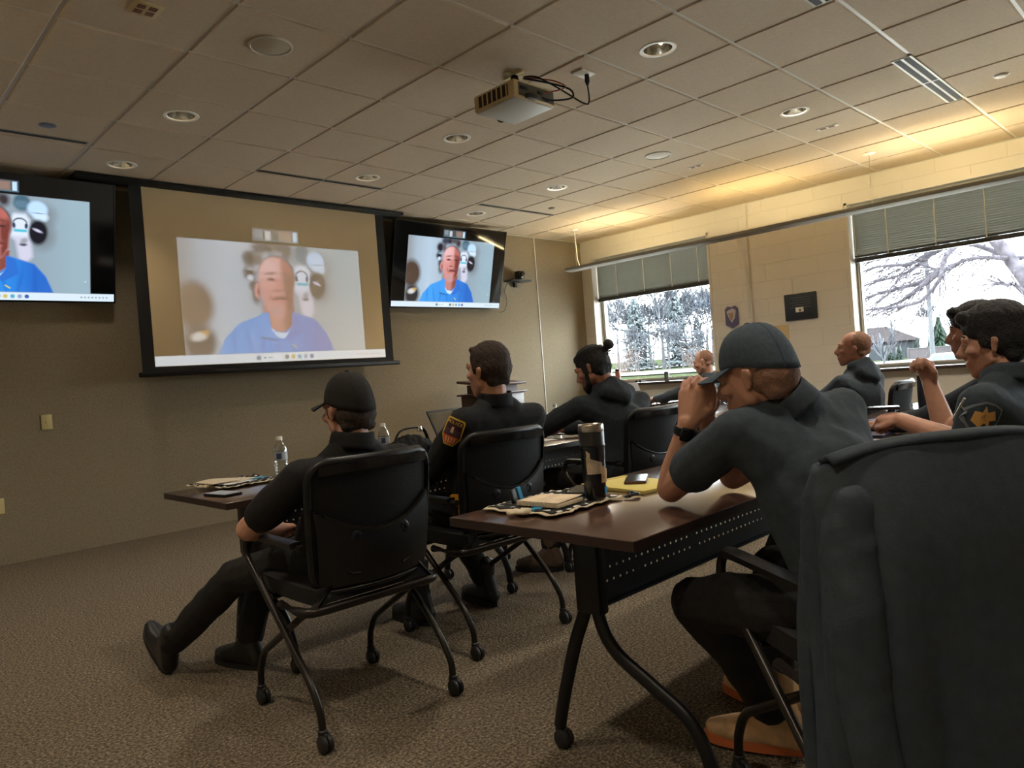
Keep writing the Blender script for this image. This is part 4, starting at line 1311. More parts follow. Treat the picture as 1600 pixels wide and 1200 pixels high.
def patch(root, org, c, nrm, up, outline, m_edge, m_face, art, scale=1.0):
    """embroidered shoulder patch: border, field, motifs (list of outlines with materials)"""
    n = V(nrm).normalized(); u = V(up); u = (u - n * u.dot(n)).normalized(); x = u.cross(n).normalized()
    c = V(c)
    sc_ = lambda pts, k: [(p[0] * k * scale, p[1] * k * scale) for p in pts]
    from mathutils.bvhtree import BVHTree
    sh = [o for o in bpy.data.objects if o.parent == root and o.name.split('.')[0] in ('uniform_shirt',)][0].data
    tree = BVHTree.FromPolygons([v.co for v in sh.vertices], [tuple(f.vertices) for f in sh.polygons])
    def onto(p, lift):
        h = tree.ray_cast(p - V(org) + n * .12, -n, .3)
        return (h[0] + V(org) + n * lift) if h[0] is not None else p + n * lift
    c = onto(c, 0)
    def curved(pts, lift, th):
        b = NB()
        prism(b, pts, c, x, u, n, th)
        bmesh.ops.triangulate(b, faces=[f for f in b.faces if len(f.verts) > 4])
        bmesh.ops.subdivide_edges(b, edges=b.edges, cuts=2, use_grid_fill=True)
        for v in b.verts:
            h = (v.co - c).dot(n)
            v.co = onto(v.co - n * h, lift + h + .002)
        return b
    p = obj('patch', curved(sc_(outline, 1.0), -.001, .004), m_edge, root, angle=30, origin=org)
    obj('field', curved(sc_(outline, .88), .001, .0035), m_face, p, angle=30, origin=org)
    for (nm, pts, mm) in art:
        obj(nm, curved(sc_(pts, 1.0), .002, .004), mm, p, angle=30, origin=org)
    return p, x, u, n, c, onto

# --- the person in the plain black cap, leaning back with one leg stretched out
J = dict(P=(1.40, 2.42, .545), C=(1.395, 2.275, .76), N=(1.395, 2.245, .945), SL=(1.20, 2.255, .855), SR=(1.585, 2.235, .865), H=(1.405, 2.275, 1.062), hf=(-.05, 1, -.02), hu=(0, -.05, 1),
         EL=(1.085, 2.45, .685), WL=(1.30, 2.66, .625), ER=(1.67, 2.45, .66), WR=(1.53, 2.66, .62), TL=(1.31, 2.50, .53), KL=(1.215, 2.90, .42), AL=(1.06, 3.27, .105), TR=(1.49, 2.50, .53), KR=(1.375, 2.92, .50),
         AR=(1.30, 3.02, .10), FL=(.0, .82, .57), FR=(-.25, 1, 0))
person('person in plain black cap and black polo leaning back, one leg stretched out', J, M_skin, 'polo_shirt', M_bk, .72, M_trs, M_boot, None, 'undercap', M_hair_br, 1.0, M_capb,
       hands=[((1.30, 2.66, .625), (.6, .6, -.1), (0, 0, -1), 1), ((1.53, 2.66, .62), (-.6, .6, -.1), (0, 0, -1), -1)], vox=.0055)

# --- the person with the orange shoulder patch
J = dict(P=(2.19, 2.52, .545), C=(2.20, 2.42, .81), N=(2.21, 2.365, 1.035), SL=(2.035, 2.385, .965), SR=(2.41, 2.33, .955), H=(2.20, 2.385, 1.172), hf=(-.12, 1, .02), hu=(0, 0, 1),
         EL=(1.975, 2.58, .735), WL=(2.08, 2.82, .765), ER=(2.50, 2.52, .72), WR=(2.36, 2.82, .765), TL=(2.10, 2.56, .53), KL=(2.07, 2.97, .51), AL=(2.06, 2.82, .105), TR=(2.28, 2.56, .53), KR=(2.36, 2.97, .51),
         AR=(2.43, 2.76, .105), FL=(-.05, 1, 0), FR=(.1, 1, 0))
root, org, R, T = person('person with short brown hair, dark uniform and orange shoulder patch', J, M_skin, 'uniform_shirt', M_nv, 'long', M_nv, M_boot, None, 'flat', M_hair_br,
       hands=[((2.08, 2.82, .765), (.5, .85, 0), (0, 0, -1), 1), ((2.36, 2.82, .765), (-.5, .85, 0), (0, 0, -1), -1)], vox=.0055)
M_gold = mat('gold_thread', S(236, 196, 80), .6)
M_maroon = mat('dark_maroon_thread', S(70, 34, 34), .8)
M_orange = mat('orange_thread', S(232, 112, 56), .7)
M_cream_t = mat('cream_thread', S(240, 214, 180), .7)
M_purple = mat('dusky_purple_thread', S(92, 66, 84), .8)
out = [(-.044, .052), (-.038, .060), (.038, .060), (.044, .052), (.044, -.020), (.020, -.060), (-.020, -.060), (-.044, -.020)]
art = [('stripe_block', [(-.036, -.018), (.036, -.018), (.017, -.052), (-.017, -.052)], M_orange), ('band', [(-.036, .012), (.036, .012), (.036, -.016), (-.036, -.016)], M_purple), ('figure', [(-.006, .022), (.004, .022), (.007, -.004), (-.008, -.004)], M_cream_t)]
for k in range(4):
    x = -.021 + k * .0135
    art.append(('stripe', [(x, -.024), (x + .005, -.024), (x * .8 + .004, -.048), (x * .8, -.048)], M_cream_t))
pt, px_, pu, pn, pc, onto = patch(root, org, (1.978, 2.392, .925), (-.78, -.61, .10), (.30, -.33, .9), out, M_gold, M_maroon, art)
for k, ch in enumerate('POLICE'):
    tm = text_mesh(ch, .018)
    off = (k - 2.5) * .0122
    tm.transform(Matrix.Translation(onto(pc + px_ * off + pu * .040, .0085) - V(org)) @ Matrix((px_, pu, pn)).transposed().to_4x4())
    obj('letter', tm, M_gold, pt, angle=0)
# yellow stun gun on the person's belt
t = thing('stun_gun', 'yellow stun gun holstered at the hip of the person with the orange patch', 'stun gun', (1.985, 2.40, .60))
b = NB(); hull(b, [((0, 0, .03), (.012, .016, .03)), ((.0, .03, .045), (.011, .02, .012))]); hull(b, [((0, -.012, -.01), .012), ((0, -.02, -.055), .013)]); obj('grip', fuse(b, .004, 2), mat('stun_yellow', S(226, 160, 24), .45), t, angle=180)
b = NB(); box(b, (.012, .02, -.01), (.03, .06, .12), bevel=.01); obj('holster', b, M_black, t)

# --- the person with a bun in a dark hoodie, writing
J = dict(P=(3.34, 2.50, .545), C=(3.35, 2.555, .83), N=(3.335, 2.60, 1.015), SL=(3.135, 2.66, .945), SR=(3.55, 2.55, .935), H=(3.275, 2.665, 1.150), hf=(-.25, .9, -.42), hu=(-.05, .35, 1),
         EL=(3.04, 2.94, .80), WL=(3.20, 3.10, .785), ER=(3.68, 2.83, .80), WR=(3.45, 3.08, .785), TL=(3.25, 2.56, .53), KL=(3.20, 2.98, .51), AL=(3.06, 2.90, .105), TR=(3.43, 2.56, .53), KR=(3.50, 2.98, .51),
         AR=(3.50, 2.80, .105), FL=(-.45, .9, 0), FR=(.1, 1, 0))
M_snk = mat('taupe_sneaker', S(96, 78, 66), .7, nscale=60, namt=.2)
person('person with dark hair in a bun and a dark hoodie bent over the table', J, M_skin2, 'hoodie', M_hood, 'long', M_trs, M_snk, M_sole, 'bun', M_hair_bl, beard=(M_hair_bl, True), collar=False, bulk=1.12,
       hands=[((3.20, 3.10, .785), (.6, .8, -.05), (0, 0, -1), 1), ((3.45, 3.08, .785), (-.5, .85, -.05), (0, 0, -1), -1)], vox=.0065)

# --- the capped person with clasped hands at his mouth
J = dict(P=(1.86, .66, .55), C=(1.885, .795, .80), N=(1.865, .865, 1.005), SL=(1.705, .93, .955), SR=(2.085, .815, .975), H=(1.82, .93, 1.090), hf=(-.02, 1, -.22), hu=(0, .2, 1),
         EL=(1.80, 1.205, .780), WL=(1.792, 1.125, .972), ER=(2.06, 1.15, .780), WR=(1.886, 1.122, .972), TL=(1.755, .68, .525), KL=(1.70, 1.08, .50), AL=(1.955, 1.0, .110), TR=(1.965, .66, .525), KR=(2.12, 1.07, .50),
         AR=(2.20, 1.12, .105), FL=(-.28, .96, 0), FR=(.15, 1, 0))
M_osh = mat('cream_knit_shoe', S(224, 184, 138), .8, nscale=16, namt=.35)
M_osole = mat('orange_foam_sole', S(206, 112, 62), .7)
root, org, R, T = person('person in slate baseball cap with elbows on the table and hands clasped at his mouth', J, M_skin, 'polo_shirt', M_veiled, .62, M_trs, M_osh, M_osole, 'undercap', M_stub, 1.0, M_caps,
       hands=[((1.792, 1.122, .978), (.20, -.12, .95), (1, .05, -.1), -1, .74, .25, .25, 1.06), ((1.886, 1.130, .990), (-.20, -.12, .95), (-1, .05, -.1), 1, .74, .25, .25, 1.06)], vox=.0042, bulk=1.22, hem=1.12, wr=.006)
b = NB(); wl = V((1.793, 1.135, .950)); ax = (V((1.792, 1.125, .972)) - V((1.80, 1.205, .780))).normalized(); fx = frame_of(ax)
lathe(b, [(.0335, -.013), (.0355, -.011), (.0355, .011), (.0335, .013)], wl, 24, cap=False, axis=fx); wt = obj('watch_strap', b, M_black, root, angle=40, origin=org)
b = NB(); nn = (V((-.75, -.60, .0)) - ax * V((-.75, -.60, 0)).dot(ax)).normalized(); Rw = Matrix((ax.cross(nn), ax, nn)).transposed()
box(b, wl + nn * .037, (.036, .040, .011), rot=Rw, bevel=.004); obj('watch_case', b, M_blackg, wt, angle=30, origin=org)

# --- big dark jacket over the back of his chair
t = thing('jacket', 'big dark jacket draped over the chair back of the slate-capped person', 'jacket', (1.82, .68, 0), math.radians(-33.4))
def jk(u, v):
    a = 2 * PI * u
    c_, s_ = math.cos(a), math.sin(a)
    zt = .945 - .035 * abs(c_) ** 3
    z = zt - (zt - .24) * v
    top = min(1, v / .10)
    hx = (.285 + .02 * v) * (.93 + .07 * top)
    hy = (.022 + .060 * math.sin(min(1, v * 3) * PI / 2) + .035 * v)
    fold = (.010 * math.sin(9 * a + 3 * v) + .007 * math.sin(17 * a - 4 * v + 1)) * min(1, v * 2.2)
    sx = math.copysign(abs(c_) ** .55, c_); sy = math.copysign(abs(s_) ** .75, s_)
    y0 = -.285 + .045 * c_ * c_ - (.0 if s_ > 0 else .0)
    return (sx * (hx + fold), y0 + sy * (hy + fold), z)
b = NB(); sheet(b, jk, 96, 40, -.012)
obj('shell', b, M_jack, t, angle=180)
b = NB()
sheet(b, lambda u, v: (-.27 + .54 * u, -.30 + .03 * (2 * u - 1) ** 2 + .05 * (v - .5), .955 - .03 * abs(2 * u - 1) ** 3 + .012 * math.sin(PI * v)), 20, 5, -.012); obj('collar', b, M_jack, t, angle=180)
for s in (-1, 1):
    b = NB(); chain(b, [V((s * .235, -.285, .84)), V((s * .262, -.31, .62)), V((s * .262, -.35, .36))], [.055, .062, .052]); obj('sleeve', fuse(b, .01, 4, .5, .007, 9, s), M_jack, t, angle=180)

# --- person with the gold star patch at the picture edge
J = dict(P=(2.93, .52, .55), C=(2.93, .565, .81), N=(2.945, .595, 1.005), SL=(2.725, .625, .94), SR=(3.14, .58, .955), H=(2.965, .625, 1.130), hf=(.0, 1, -.10), hu=(0, .1, 1),
         EL=(2.735, .665, .795), WL=(2.93, .93, .868), ER=(3.22, .86, .785), WR=(3.25, .915, .985), TL=(2.84, .55, .53), KL=(2.80, .96, .50), AL=(2.80, .85, .105), TR=(3.04, .55, .53), KR=(3.10, .96, .50),
         AR=(3.12, .86, .105), FL=(0, 1, 0), FR=(0, 1, 0))
root, org, R, T = person('person with gold star shoulder patch, one hand raised and one forearm over the table', J, M_skin, 'uniform_shirt', M_veiled, .66, M_trs, M_boot, None, 'full', M_hair_bl,
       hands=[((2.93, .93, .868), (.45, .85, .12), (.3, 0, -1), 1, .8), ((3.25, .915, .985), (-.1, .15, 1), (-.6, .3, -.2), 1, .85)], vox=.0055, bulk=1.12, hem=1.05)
# forearm sleeve reaches to the elbow on this side
M_stargold = mat('star_gold_thread', S(226, 172, 96), .6)
M_tealt = mat('teal_thread', S(58, 72, 82), .8)
M_bord = mat('grey_thread', S(134, 142, 148), .8)
out = [(0, .058), (.030, .050), (.052, .036), (.046, .0), (.028, -.040), (0, -.062), (-.028, -.040), (-.046, .0), (-.052, .036), (-.030, .050)]
star = []
for k in range(14):
    a = PI / 2 + PI * k / 7
    r = .034 if k % 2 == 0 else .017
    star.append((r * math.cos(a), .008 + r * math.sin(a)))
patch(root, org, (2.672, .610, .888), (-.72, -.66, .12), (.12, -.05, 1), out, M_bord, M_tealt, [('star', star, M_stargold), ('star_boss', [(.010 * math.cos(2 * PI * k / 12), .008 + .010 * math.sin(2 * PI * k / 12)) for k in range(12)], mat('boss_tan', S(170, 120, 84), .6)),
      ('scroll', [(-.026, -.022), (.026, -.022), (.018, -.036), (-.018, -.036)], mat('scroll_purple', S(98, 74, 96), .7))])

# --- dark-haired person behind him
J = dict(P=(3.83, .60, .55), C=(3.83, .70, .83), N=(3.815, .80, 1.035), SL=(3.62, .78, .95), SR=(4.02, .76, .95), H=(3.80, .875, 1.178), hf=(-.05, 1, -.02), hu=(0, 0, 1),
         EL=(3.62, 1.06, .80), WL=(3.76, 1.26, .775), ER=(4.05, 1.04, .80), WR=(3.92, 1.26, .775), TL=(3.74, .62, .53), KL=(3.73, 1.05, .50), AL=(3.73, .95, .105), TR=(3.93, .62, .53), KR=(3.95, 1.05, .50),
         AR=(3.95, .95, .105), FL=(0, 1, 0), FR=(0, 1, 0))
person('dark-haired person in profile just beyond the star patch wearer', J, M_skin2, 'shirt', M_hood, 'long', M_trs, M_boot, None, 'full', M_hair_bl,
       hands=[((3.76, 1.26, .775), (.3, .9, 0), (0, 0, -1), 1), ((3.92, 1.26, .775), (-.3, .9, 0), (0, 0, -1), -1)], vox=.008)

# --- bald person by the window wall
J = dict(P=(5.22, 1.90, .55), C=(5.21, 1.90, .83), N=(5.20, 1.90, 1.015), SL=(4.985, 1.94, .925), SR=(5.42, 1.87, .925), H=(5.195, 1.925, 1.150), hf=(-.25, 1, .06), hu=(0, -.05, 1),
         EL=(4.94, 2.17, .72), WL=(5.06, 2.42, .70), ER=(5.50, 2.12, .72), WR=(5.36, 2.40, .70), TL=(5.12, 1.94, .53), KL=(5.10, 2.36, .50), AL=(5.10, 2.26, .105), TR=(5.32, 1.94, .53), KR=(5.34, 2.36, .50),
         AR=(5.34, 2.26, .105), FL=(0, 1, 0), FR=(0, 1, 0))
person('bald person in dark hoodie sitting by the window wall', J, M_skin2, 'hoodie', M_veiled, 'long', M_trs, M_boot, None, 'shaved', M_stub, collar=False, bulk=1.18,
       hands=[((5.06, 2.42, .70), (.4, .9, 0), (0, 0, -1), 1), ((5.36, 2.40, .70), (-.4, .9, 0), (0, 0, -1), -1)], vox=.008)

# --- half-hidden person beyond the slate cap brim
J = dict(P=(6.66, 3.88, .55), C=(6.66, 3.90, .83), N=(6.66, 3.91, 1.00), SL=(6.46, 3.93, .92), SR=(6.86, 3.87, .92), H=(6.645, 3.945, 1.135), hf=(-.2, 1, -.25), hu=(0, .25, 1),
         EL=(6.36, 4.25, .80), WL=(6.50, 4.46, .79), ER=(6.86, 4.20, .80), WR=(6.72, 4.46, .79), TL=(6.50, 3.97, .53), KL=(6.50, 4.36, .50), AL=(6.50, 4.26, .105), TR=(6.70, 3.97, .53), KR=(6.72, 4.36, .50),
         AR=(6.72, 4.26, .105), FL=(0, 1, 0), FR=(0, 1, 0))
person('pale-faced person in dark shirt half hidden behind the slate cap brim', J, M_skin, 'shirt', M_veiled, 'long', M_trs, M_boot, None, 'shaved', M_stub, collar=False,
       hands=[((6.50, 4.46, .79), (.4, .9, 0), (0, 0, -1), 1), ((6.72, 4.46, .79), (-.4, .9, 0), (0, 0, -1), -1)], vox=.009)
# ------------------------------------------------------------------ things on the tables
ZT = TZ + .0005
M_clear = bpy.data.materials.new('clear_bottle')
M_clear.use_nodes = True
_t = M_clear.node_tree; _t.nodes.remove(_t.nodes['Principled BSDF'])
_tr = _t.nodes.new('ShaderNodeBsdfTransparent'); _tr.inputs[0].default_value = (.90, .93, .94, 1)
_gl = _t.nodes.new('ShaderNodeBsdfGlossy'); _gl.inputs['Roughness'].default_value = .06
_lw = _t.nodes.new('ShaderNodeLayerWeight'); _lw.inputs[0].default_value = .45
_mx = _t.nodes.new('ShaderNodeMixShader')
_t.links.new(_lw.outputs['Facing'], _mx.inputs[0]); _t.links.new(_tr.outputs[0], _mx.inputs[1]); _t.links.new(_gl.outputs[0], _mx.inputs[2])
_t.links.new(_mx.outputs[0], _t.nodes['Material Output'].inputs[0])
M_lbl = mat('bottle_label', S(168, 176, 180), .5, nscale=30, namt=.2)
M_lblb = mat('bottle_label_blue', S(60, 70, 110), .5)
M_capw = mat('bottle_cap_white', S(226, 224, 216), .45)

def water_bottle(x, y, label):
    t = thing('water_bottle', label, 'bottle', (x, y, ZT), 0, 'clear water bottles on the tables')
    b = NB()
    prof = [(.026, 0), (.031, .004)]
    for k in range(5):
        z = .012 + k * .015
        prof += [(.0315, z), (.0295, z + .006), (.0315, z + .012)]
    prof += [(.032, .09), (.032, .135), (.030, .145), (.022, .168), (.014, .183), (.0125, .188), (.0125, .192)]
    lathe(b, prof, seg=28, cap=False); obj('body', b, M_clear, t, angle=60)
    b = NB(); lathe(b, [(.0324, .092), (.0324, .132)], seg=28, cap=False); lb = obj('wrap_label', b, M_lbl, t)
    b = NB()
    f = lambda u, v: (.0328 * math.cos(3.6 + u * .8), .0328 * math.sin(3.6 + u * .8), .098 + .028 * v)
    sheet(b, f, 6, 1, .0002); obj('label_print', b, M_lblb, lb)
    b = NB(); lathe(b, [(.0145, .188), (.0145, .203), (.0135, .205), (.001, .205)], seg=24); obj('cap', b, M_capw, t)
    return t
water_bottle(1.665, 3.33, 'clear water bottle standing alone beside the dotted cloth')
water_bottle(2.315, 3.40, 'clear water bottle peeking over the shoulder of the person in the plain black cap')
water_bottle(3.62, 3.29, 'clear water bottle beside the sleeve of the bun-haired person')

# star-print cloths laid flat under the notes
def star_mat():
    m = mat('star_print_cloth', (.012, .012, .013), .9)
    t = m.node_tree; bs = t.nodes['Principled BSDF']
    c = t.nodes.new('ShaderNodeTexCoord'); v = t.nodes.new('ShaderNodeTexVoronoi'); v.inputs['Scale'].default_value = 22; v.inputs['Randomness'].default_value = .25
    r = t.nodes.new('ShaderNodeValToRGB'); r.color_ramp.interpolation = 'CONSTANT'
    r.color_ramp.elements[0].color = (*S(220, 216, 204), 1); r.color_ramp.elements[1].position = .26; r.color_ramp.elements[1].color = (.012, .012, .013, 1)
    mp = t.nodes.new('ShaderNodeMapping'); mp.inputs['Scale'].default_value = (1, 1, .0)
    t.links.new(c.outputs['Object'], mp.inputs[0]); t.links.new(mp.outputs[0], v.inputs['Vector']); t.links.new(v.outputs['Distance'], r.inputs[0]); t.links.new(r.outputs[0], bs.inputs['Base Color'])
    return m
M_star = star_mat()
M_blue = mat('thin_blue_line', S(40, 140, 190), .8)
M_cloth_w = mat('cloth_border_cream', S(214, 200, 172), .85)
def star_cloth(x, y, rz, sx, sy, label):
    t = thing('star_cloth', label, 'cloth', (x, y, ZT), math.radians(rz), 'black star-print cloths on the tables')
    def f(u, v, g=1.0, dz=0):
        a, c = (u - .5) * sx * g, (v - .5) * sy * g
        rip = .006 * math.sin(a * 60 + 1) * math.sin(c * 48) + .004 * math.sin(a * 110 + c * 40)
        e = max(abs(2 * u - 1), abs(2 * v - 1)) ** 6
        return (a + .006 * math.sin(c * 70) * e, c + .006 * math.sin(a * 80) * e, .007 + abs(rip) * .6 + dz)
    b = NB(); sheet(b, lambda u, v: f(u, v), 36, 30, .003); obj('border', b, M_cloth_w, t, angle=180)
    b = NB(); sheet(b, lambda u, v: f(u, v, .93, .0036), 36, 30, .002); obj('field', b, M_star, t, angle=180)
    b = NB(); sheet(b, lambda u, v: f(u, .30 + .13 * v, .93, .0062), 30, 5, .0012); obj('blue_stripe', b, M_blue, t, angle=180)
    for (s, q) in ((-1, -.1), (1, .2)):
        b = NB(); hull(b, [((s * sx * .5, q * sy, .014), (.03, .02, .010)), ((s * (sx * .5 + .02), (q + .10) * sy, .012), (.018, .02, .009))]); obj('cloth_tail', fuse(b, .004, 3, .5, .004, 40, q), M_star if s > 0 else M_cloth_w, t, angle=180)
    return t
star_cloth(1.66, 1.545, 2, .33, .29, 'black star-print cloth under the spiral notepad and steel tumbler')
star_cloth(1.47, 3.42, 6, .30, .34, 'black star-print cloth by the lone water bottle near the table corner')

def phone(name, x, y, rz, z, label, mf, sx=.075, sy=.155, glass=M_blackg):
    t = thing(name, label, 'phone', (x, y, z), math.radians(rz))
    b = NB(); box(b, (0, 0, .005), (sx, sy, .010), bevel=.004); obj('case', b, mf, t)
    b = NB(); box(b, (0, 0, .0106), (sx * .92, sy * .95, .0012)); obj('screen', b, glass, t)
    b = NB(); box(b, (-sx * .5, .02, .006), (.002, .03, .004)); obj('side_button', b, mf, t)
    return t
# notepad, card, wallet, tumbler, legal pad and phone on the near table
t = thing('notepad', 'small wire-bound notepad lying open on the star-print cloth', 'notepad', (1.612, 1.515, ZT + .017), math.radians(4))
b = NB(); box(b, (0, 0, .007), (.125, .16, .013), bevel=.002); obj('pages', b, mat('cream_pages', S(228, 210, 176), .8), t)
b = NB(); sheet(b, lambda u, v: (-.062 + .124 * u, -.08 + .16 * v, .0145 + .006 * u * (1 - v)), 8, 8, .0006); obj('top_page', b, mat('tan_cover', S(226, 204, 172), .7, nscale=18, namt=.2), t, angle=180)
b = NB()
for k in range(15):
    y = -.072 + k * .0103
    tube(b, [V((-.0625 + .006 * math.cos(a), y, .008 + .007 * math.sin(a))) for a in [PI * 2 * q / 8 for q in range(8)]], .0009, 4, closed=True)
obj('spiral_ring', b, M_steel, t)
t = thing('card_holder', 'black card holder with blue corner standing by the spiral notepad', 'card holder', (1.585, 1.635, ZT + .016), math.radians(20))
b = NB(); box(b, (0, 0, .022), (.055, .012, .044), rot=Matrix.Rotation(math.radians(-14), 3, 'X'), bevel=.002); obj('holder', b, M_black, t)
b = NB(); box(b, (.020, -.004, .026), (.022, .010, .040), rot=Matrix.Rotation(math.radians(-14), 3, 'X')); obj('blue_card', b, M_blue, t)
phone('smartphone', 1.80, 1.545, -62, ZT + .019, 'black phone with tan glare lying on the star-print cloth', M_black)
t = thing('tumbler', 'tall dark tumbler with steel rim and torn stickers', 'tumbler', (1.735, 1.435, ZT + .018))
b = NB(); lathe(b, [(.030, 0), (.033, .004), (.035, .06), (.0385, .155), (.0385, .158)], seg=36); obj('body', b, mat('tumbler_black', (.012, .012, .013), .25), t)
b = NB(); lathe(b, [(.0385, .158), (.040, .160), (.040, .166), (.0385, .168), (.0395, .205), (.0385, .207)], seg=36); obj('lid', b, mat('tumbler_lid', (.014, .014, .015), .3), t)
b = NB(); lathe(b, [(.0395, .206), (.040, .208), (.0395, .224), (.0375, .228), (.035, .226), (.034, .210)], seg=36, cap=False); obj('steel_rim', b, M_steel, t)
b = NB(); lathe(b, [(.0345, .212), (.001, .212)], seg=36, cap=False); obj('lid_top', b, M_steel, t)
M_st1 = mat('sticker_grey', S(186, 172, 150), .5, nscale=40, namt=.3); M_st2 = mat('sticker_tan', S(196, 158, 106), .5, nscale=40, namt=.4)
for (a0, a1, z0, z1, mm, nm) in ((3.25, 4.55, .078, .130, M_st1, 'sticker'), (4.45, 5.35, .050, .105, M_st2, 'sticker'), (3.3, 3.6, .125, .150, M_st1, 'sticker'), (4.75, 5.3, .015, .036, M_blue, 'blue_sticker')):
    b = NB()
    f = lambda u, v: ((.0358 + (z0 + (z1 - z0) * v - .02) * .034) * math.cos(a0 + (a1 - a0) * u), (.0358 + (z0 + (z1 - z0) * v - .02) * .034) * math.sin(a0 + (a1 - a0) * u), z0 + (z1 - z0) * v * (1 - .35 * u if nm == 'sticker' else 1))
    sheet(b, f, 10, 3, -.0006); obj(nm, b, mm, t)
t = thing('legal_pad', 'yellow legal pad under the phone beside the elbow', 'notepad', (2.045, 1.52, ZT), math.radians(-8))
b = NB(); box(b, (0, 0, .006), (.215, .297, .012), bevel=.001); obj('pages', b, mat('legal_yellow', S(222, 206, 120), .8), t)
b = NB(); box(b, (0, .139, .0065), (.216, .022, .0135)); obj('binding', b, mat('legal_binding', S(206, 186, 100), .7), t)
phone('smartphone', 2.085, 1.535, -58, ZT + .0125, 'phone in brown case lying on the yellow legal pad', mat('phone_case_brown', S(86, 52, 40), .5), .076, .158)
b = NB(); tube(b, smooth_path([(1.83, 1.40, ZT + .006), (1.86, 1.375, ZT + .014), (1.885, 1.385, ZT + .008), (1.86, 1.40, ZT + .018), (1.84, 1.385, ZT + .007)], 6), .005, 6)
tag(obj('key_lanyard', b, M_black), 'knotted black lanyard by the base of the steel-rimmed tumbler', 'lanyard')

# next table: phone, papers, bag, laptop
phone('smartphone', 1.275, 3.10, 8, ZT, 'phone with pale glowing screen near the empty table corner', M_black, .085, .165, mat('pale_screen', S(190, 196, 205), .25))
t = thing('folded_papers', 'folded white and tan papers on the star-print cloth by the lone bottle', 'papers', (1.42, 3.36, ZT + .017), math.radians(14))
for k, (dx, dy, rz, mm) in enumerate(((0, 0, 0, M_paper), (.04, .03, 14, M_cloth_w), (-.03, .05, -10, M_cloth_w))):
    b = NB(); R3 = Matrix.Rotation(math.radians(rz), 3, 'Z')
    sheet(b, lambda u, v: R3 @ V(((u - .5) * .14, (v - .5) * .17, .004 * k + .006 * math.sin(PI * u) * v)) + V((dx, dy, .002)), 8, 8, .0012); obj('sheet', b, mm, t, angle=180)
t = thing('laptop', 'open black laptop facing the person with the orange patch', 'laptop', (2.84, 3.25, ZT), math.radians(16))
b = NB(); box(b, (0, -.02, .009), (.34, .235, .017), bevel=.005); obj('base', b, M_black, t)
b = NB(); box(b, (0, -.005, .0178), (.30, .11, .0015)); obj('keyboard', b, M_blackg, t)
lid = Matrix.Rotation(math.radians(-24), 3, 'X')
b = NB(); box(b, V((0, .100, .016)) + lid @ V((0, 0, .125)), (.34, .010, .25), rot=lid, bevel=.004); obj('lid', b, M_black, t)
b = NB(); box(b, V((0, .0945, .016)) + lid @ V((0, 0, .128)), (.315, .002, .215), rot=lid); obj('screen', b, mat('laptop_screen', (.02, .022, .026), .12), t)
t = thing('equipment_bag', 'lumpy black equipment bag on the table beside the person with the orange patch', 'bag', (2.47, 3.36, ZT))
b = NB(); hull(b, [((-.10, 0, .05), (.06, .07, .05)), ((.09, .01, .055), (.06, .06, .05)), ((0, .02, .10), (.08, .05, .03))]); obj('pouch', fuse(b, .008, 4, .5, .010, 22, 1.0), M_bk, t, angle=180)
b = NB(); tube(b, smooth_path([(-.12, 0, .08), (-.08, -.01, .15), (.0, -.02, .165), (.09, 0, .15), (.13, .01, .08)], 6), .012, 8, flat=.5); obj('handle', b, M_black, t)
b = NB(); lathe(b, [(.016, 0), (.018, .01), (.012, .03), (.001, .034)], (.05, -.02, .14), 16); obj('metal_clip', b, M_chrome, t)
t = thing('note_cards', 'small stack of yellow and blue note cards beside the equipment bag', 'note cards', (2.20, 3.10, ZT), math.radians(20))
for k, mm in enumerate((mat('card_yellow', S(226, 206, 120), .8), M_blue, mat('card_lilac', S(150, 140, 170), .8))):
    b = NB(); box(b, (-.01 * k, .05 * k, .003 + .004 * k), (.12, .08, .004)); obj('card', b, mm, t)
t = thing('document', 'white printed sheet lying under the sleeve of the bun-haired person', 'paper', (3.28, 3.20, ZT), math.radians(-16))
b = NB(); box(b, (0, 0, .0008), (.216, .28, .0012)); obj('sheet', b, M_paper, t)
b = NB()
for k in range(9): box(b, (-.01, .11 - k * .022, .0016), (.16 - .03 * (k % 3 == 2), .004, .0004))
obj('print', b, mat('print_grey', S(120, 120, 122), .8), t)
t = thing('clipboard', 'dark clipboard with white form beside the bun-haired person', 'clipboard', (3.74, 3.22, ZT), math.radians(8))
b = NB(); box(b, (0, 0, .002), (.23, .32, .004)); obj('board', b, M_black, t)
b = NB(); box(b, (0, -.01, .0045), (.21, .28, .001)); obj('form', b, M_paper, t)
b = NB(); box(b, (0, .145, .008), (.09, .025, .01), bevel=.003); obj('clip', b, M_chrome, t)

# table of the star patch wearer
t = thing('steel_tumbler', 'dark steel tumbler with chrome lip behind the slate-capped person', 'tumbler', (2.955, 1.16, ZT))
b = NB(); lathe(b, [(.030, 0), (.033, .004), (.042, .20), (.042, .212)], seg=32); obj('body', b, mat('tumbler_slate', (.022, .022, .026), .3, metal=.4), t)
b = NB(); lathe(b, [(.0425, .212), (.044, .216), (.044, .232), (.042, .236), (.040, .232), (.039, .214)], seg=32, cap=False); obj('chrome_lip', b, M_chrome, t)
b = NB(); lathe(b, [(.0405, .226), (.02, .228), (.001, .228)], seg=32, cap=False); obj('lid', b, mat('lid_tan', S(150, 110, 84), .4), t)
t = thing('pen', 'white pen held out past the gold star patch', 'pen', (2.63, .66, .93))
b = NB(); tube(b, [(0, .02, -.03), (-.015, -.01, .02), (-.02, -.02, .035)], .0035, 8); obj('barrel', b, M_white, t)
b = NB(); tube(b, [(-.012, -.004, .014), (-.004, -.012, -.004)], .0022, 6); obj('clip', b, M_white, t)
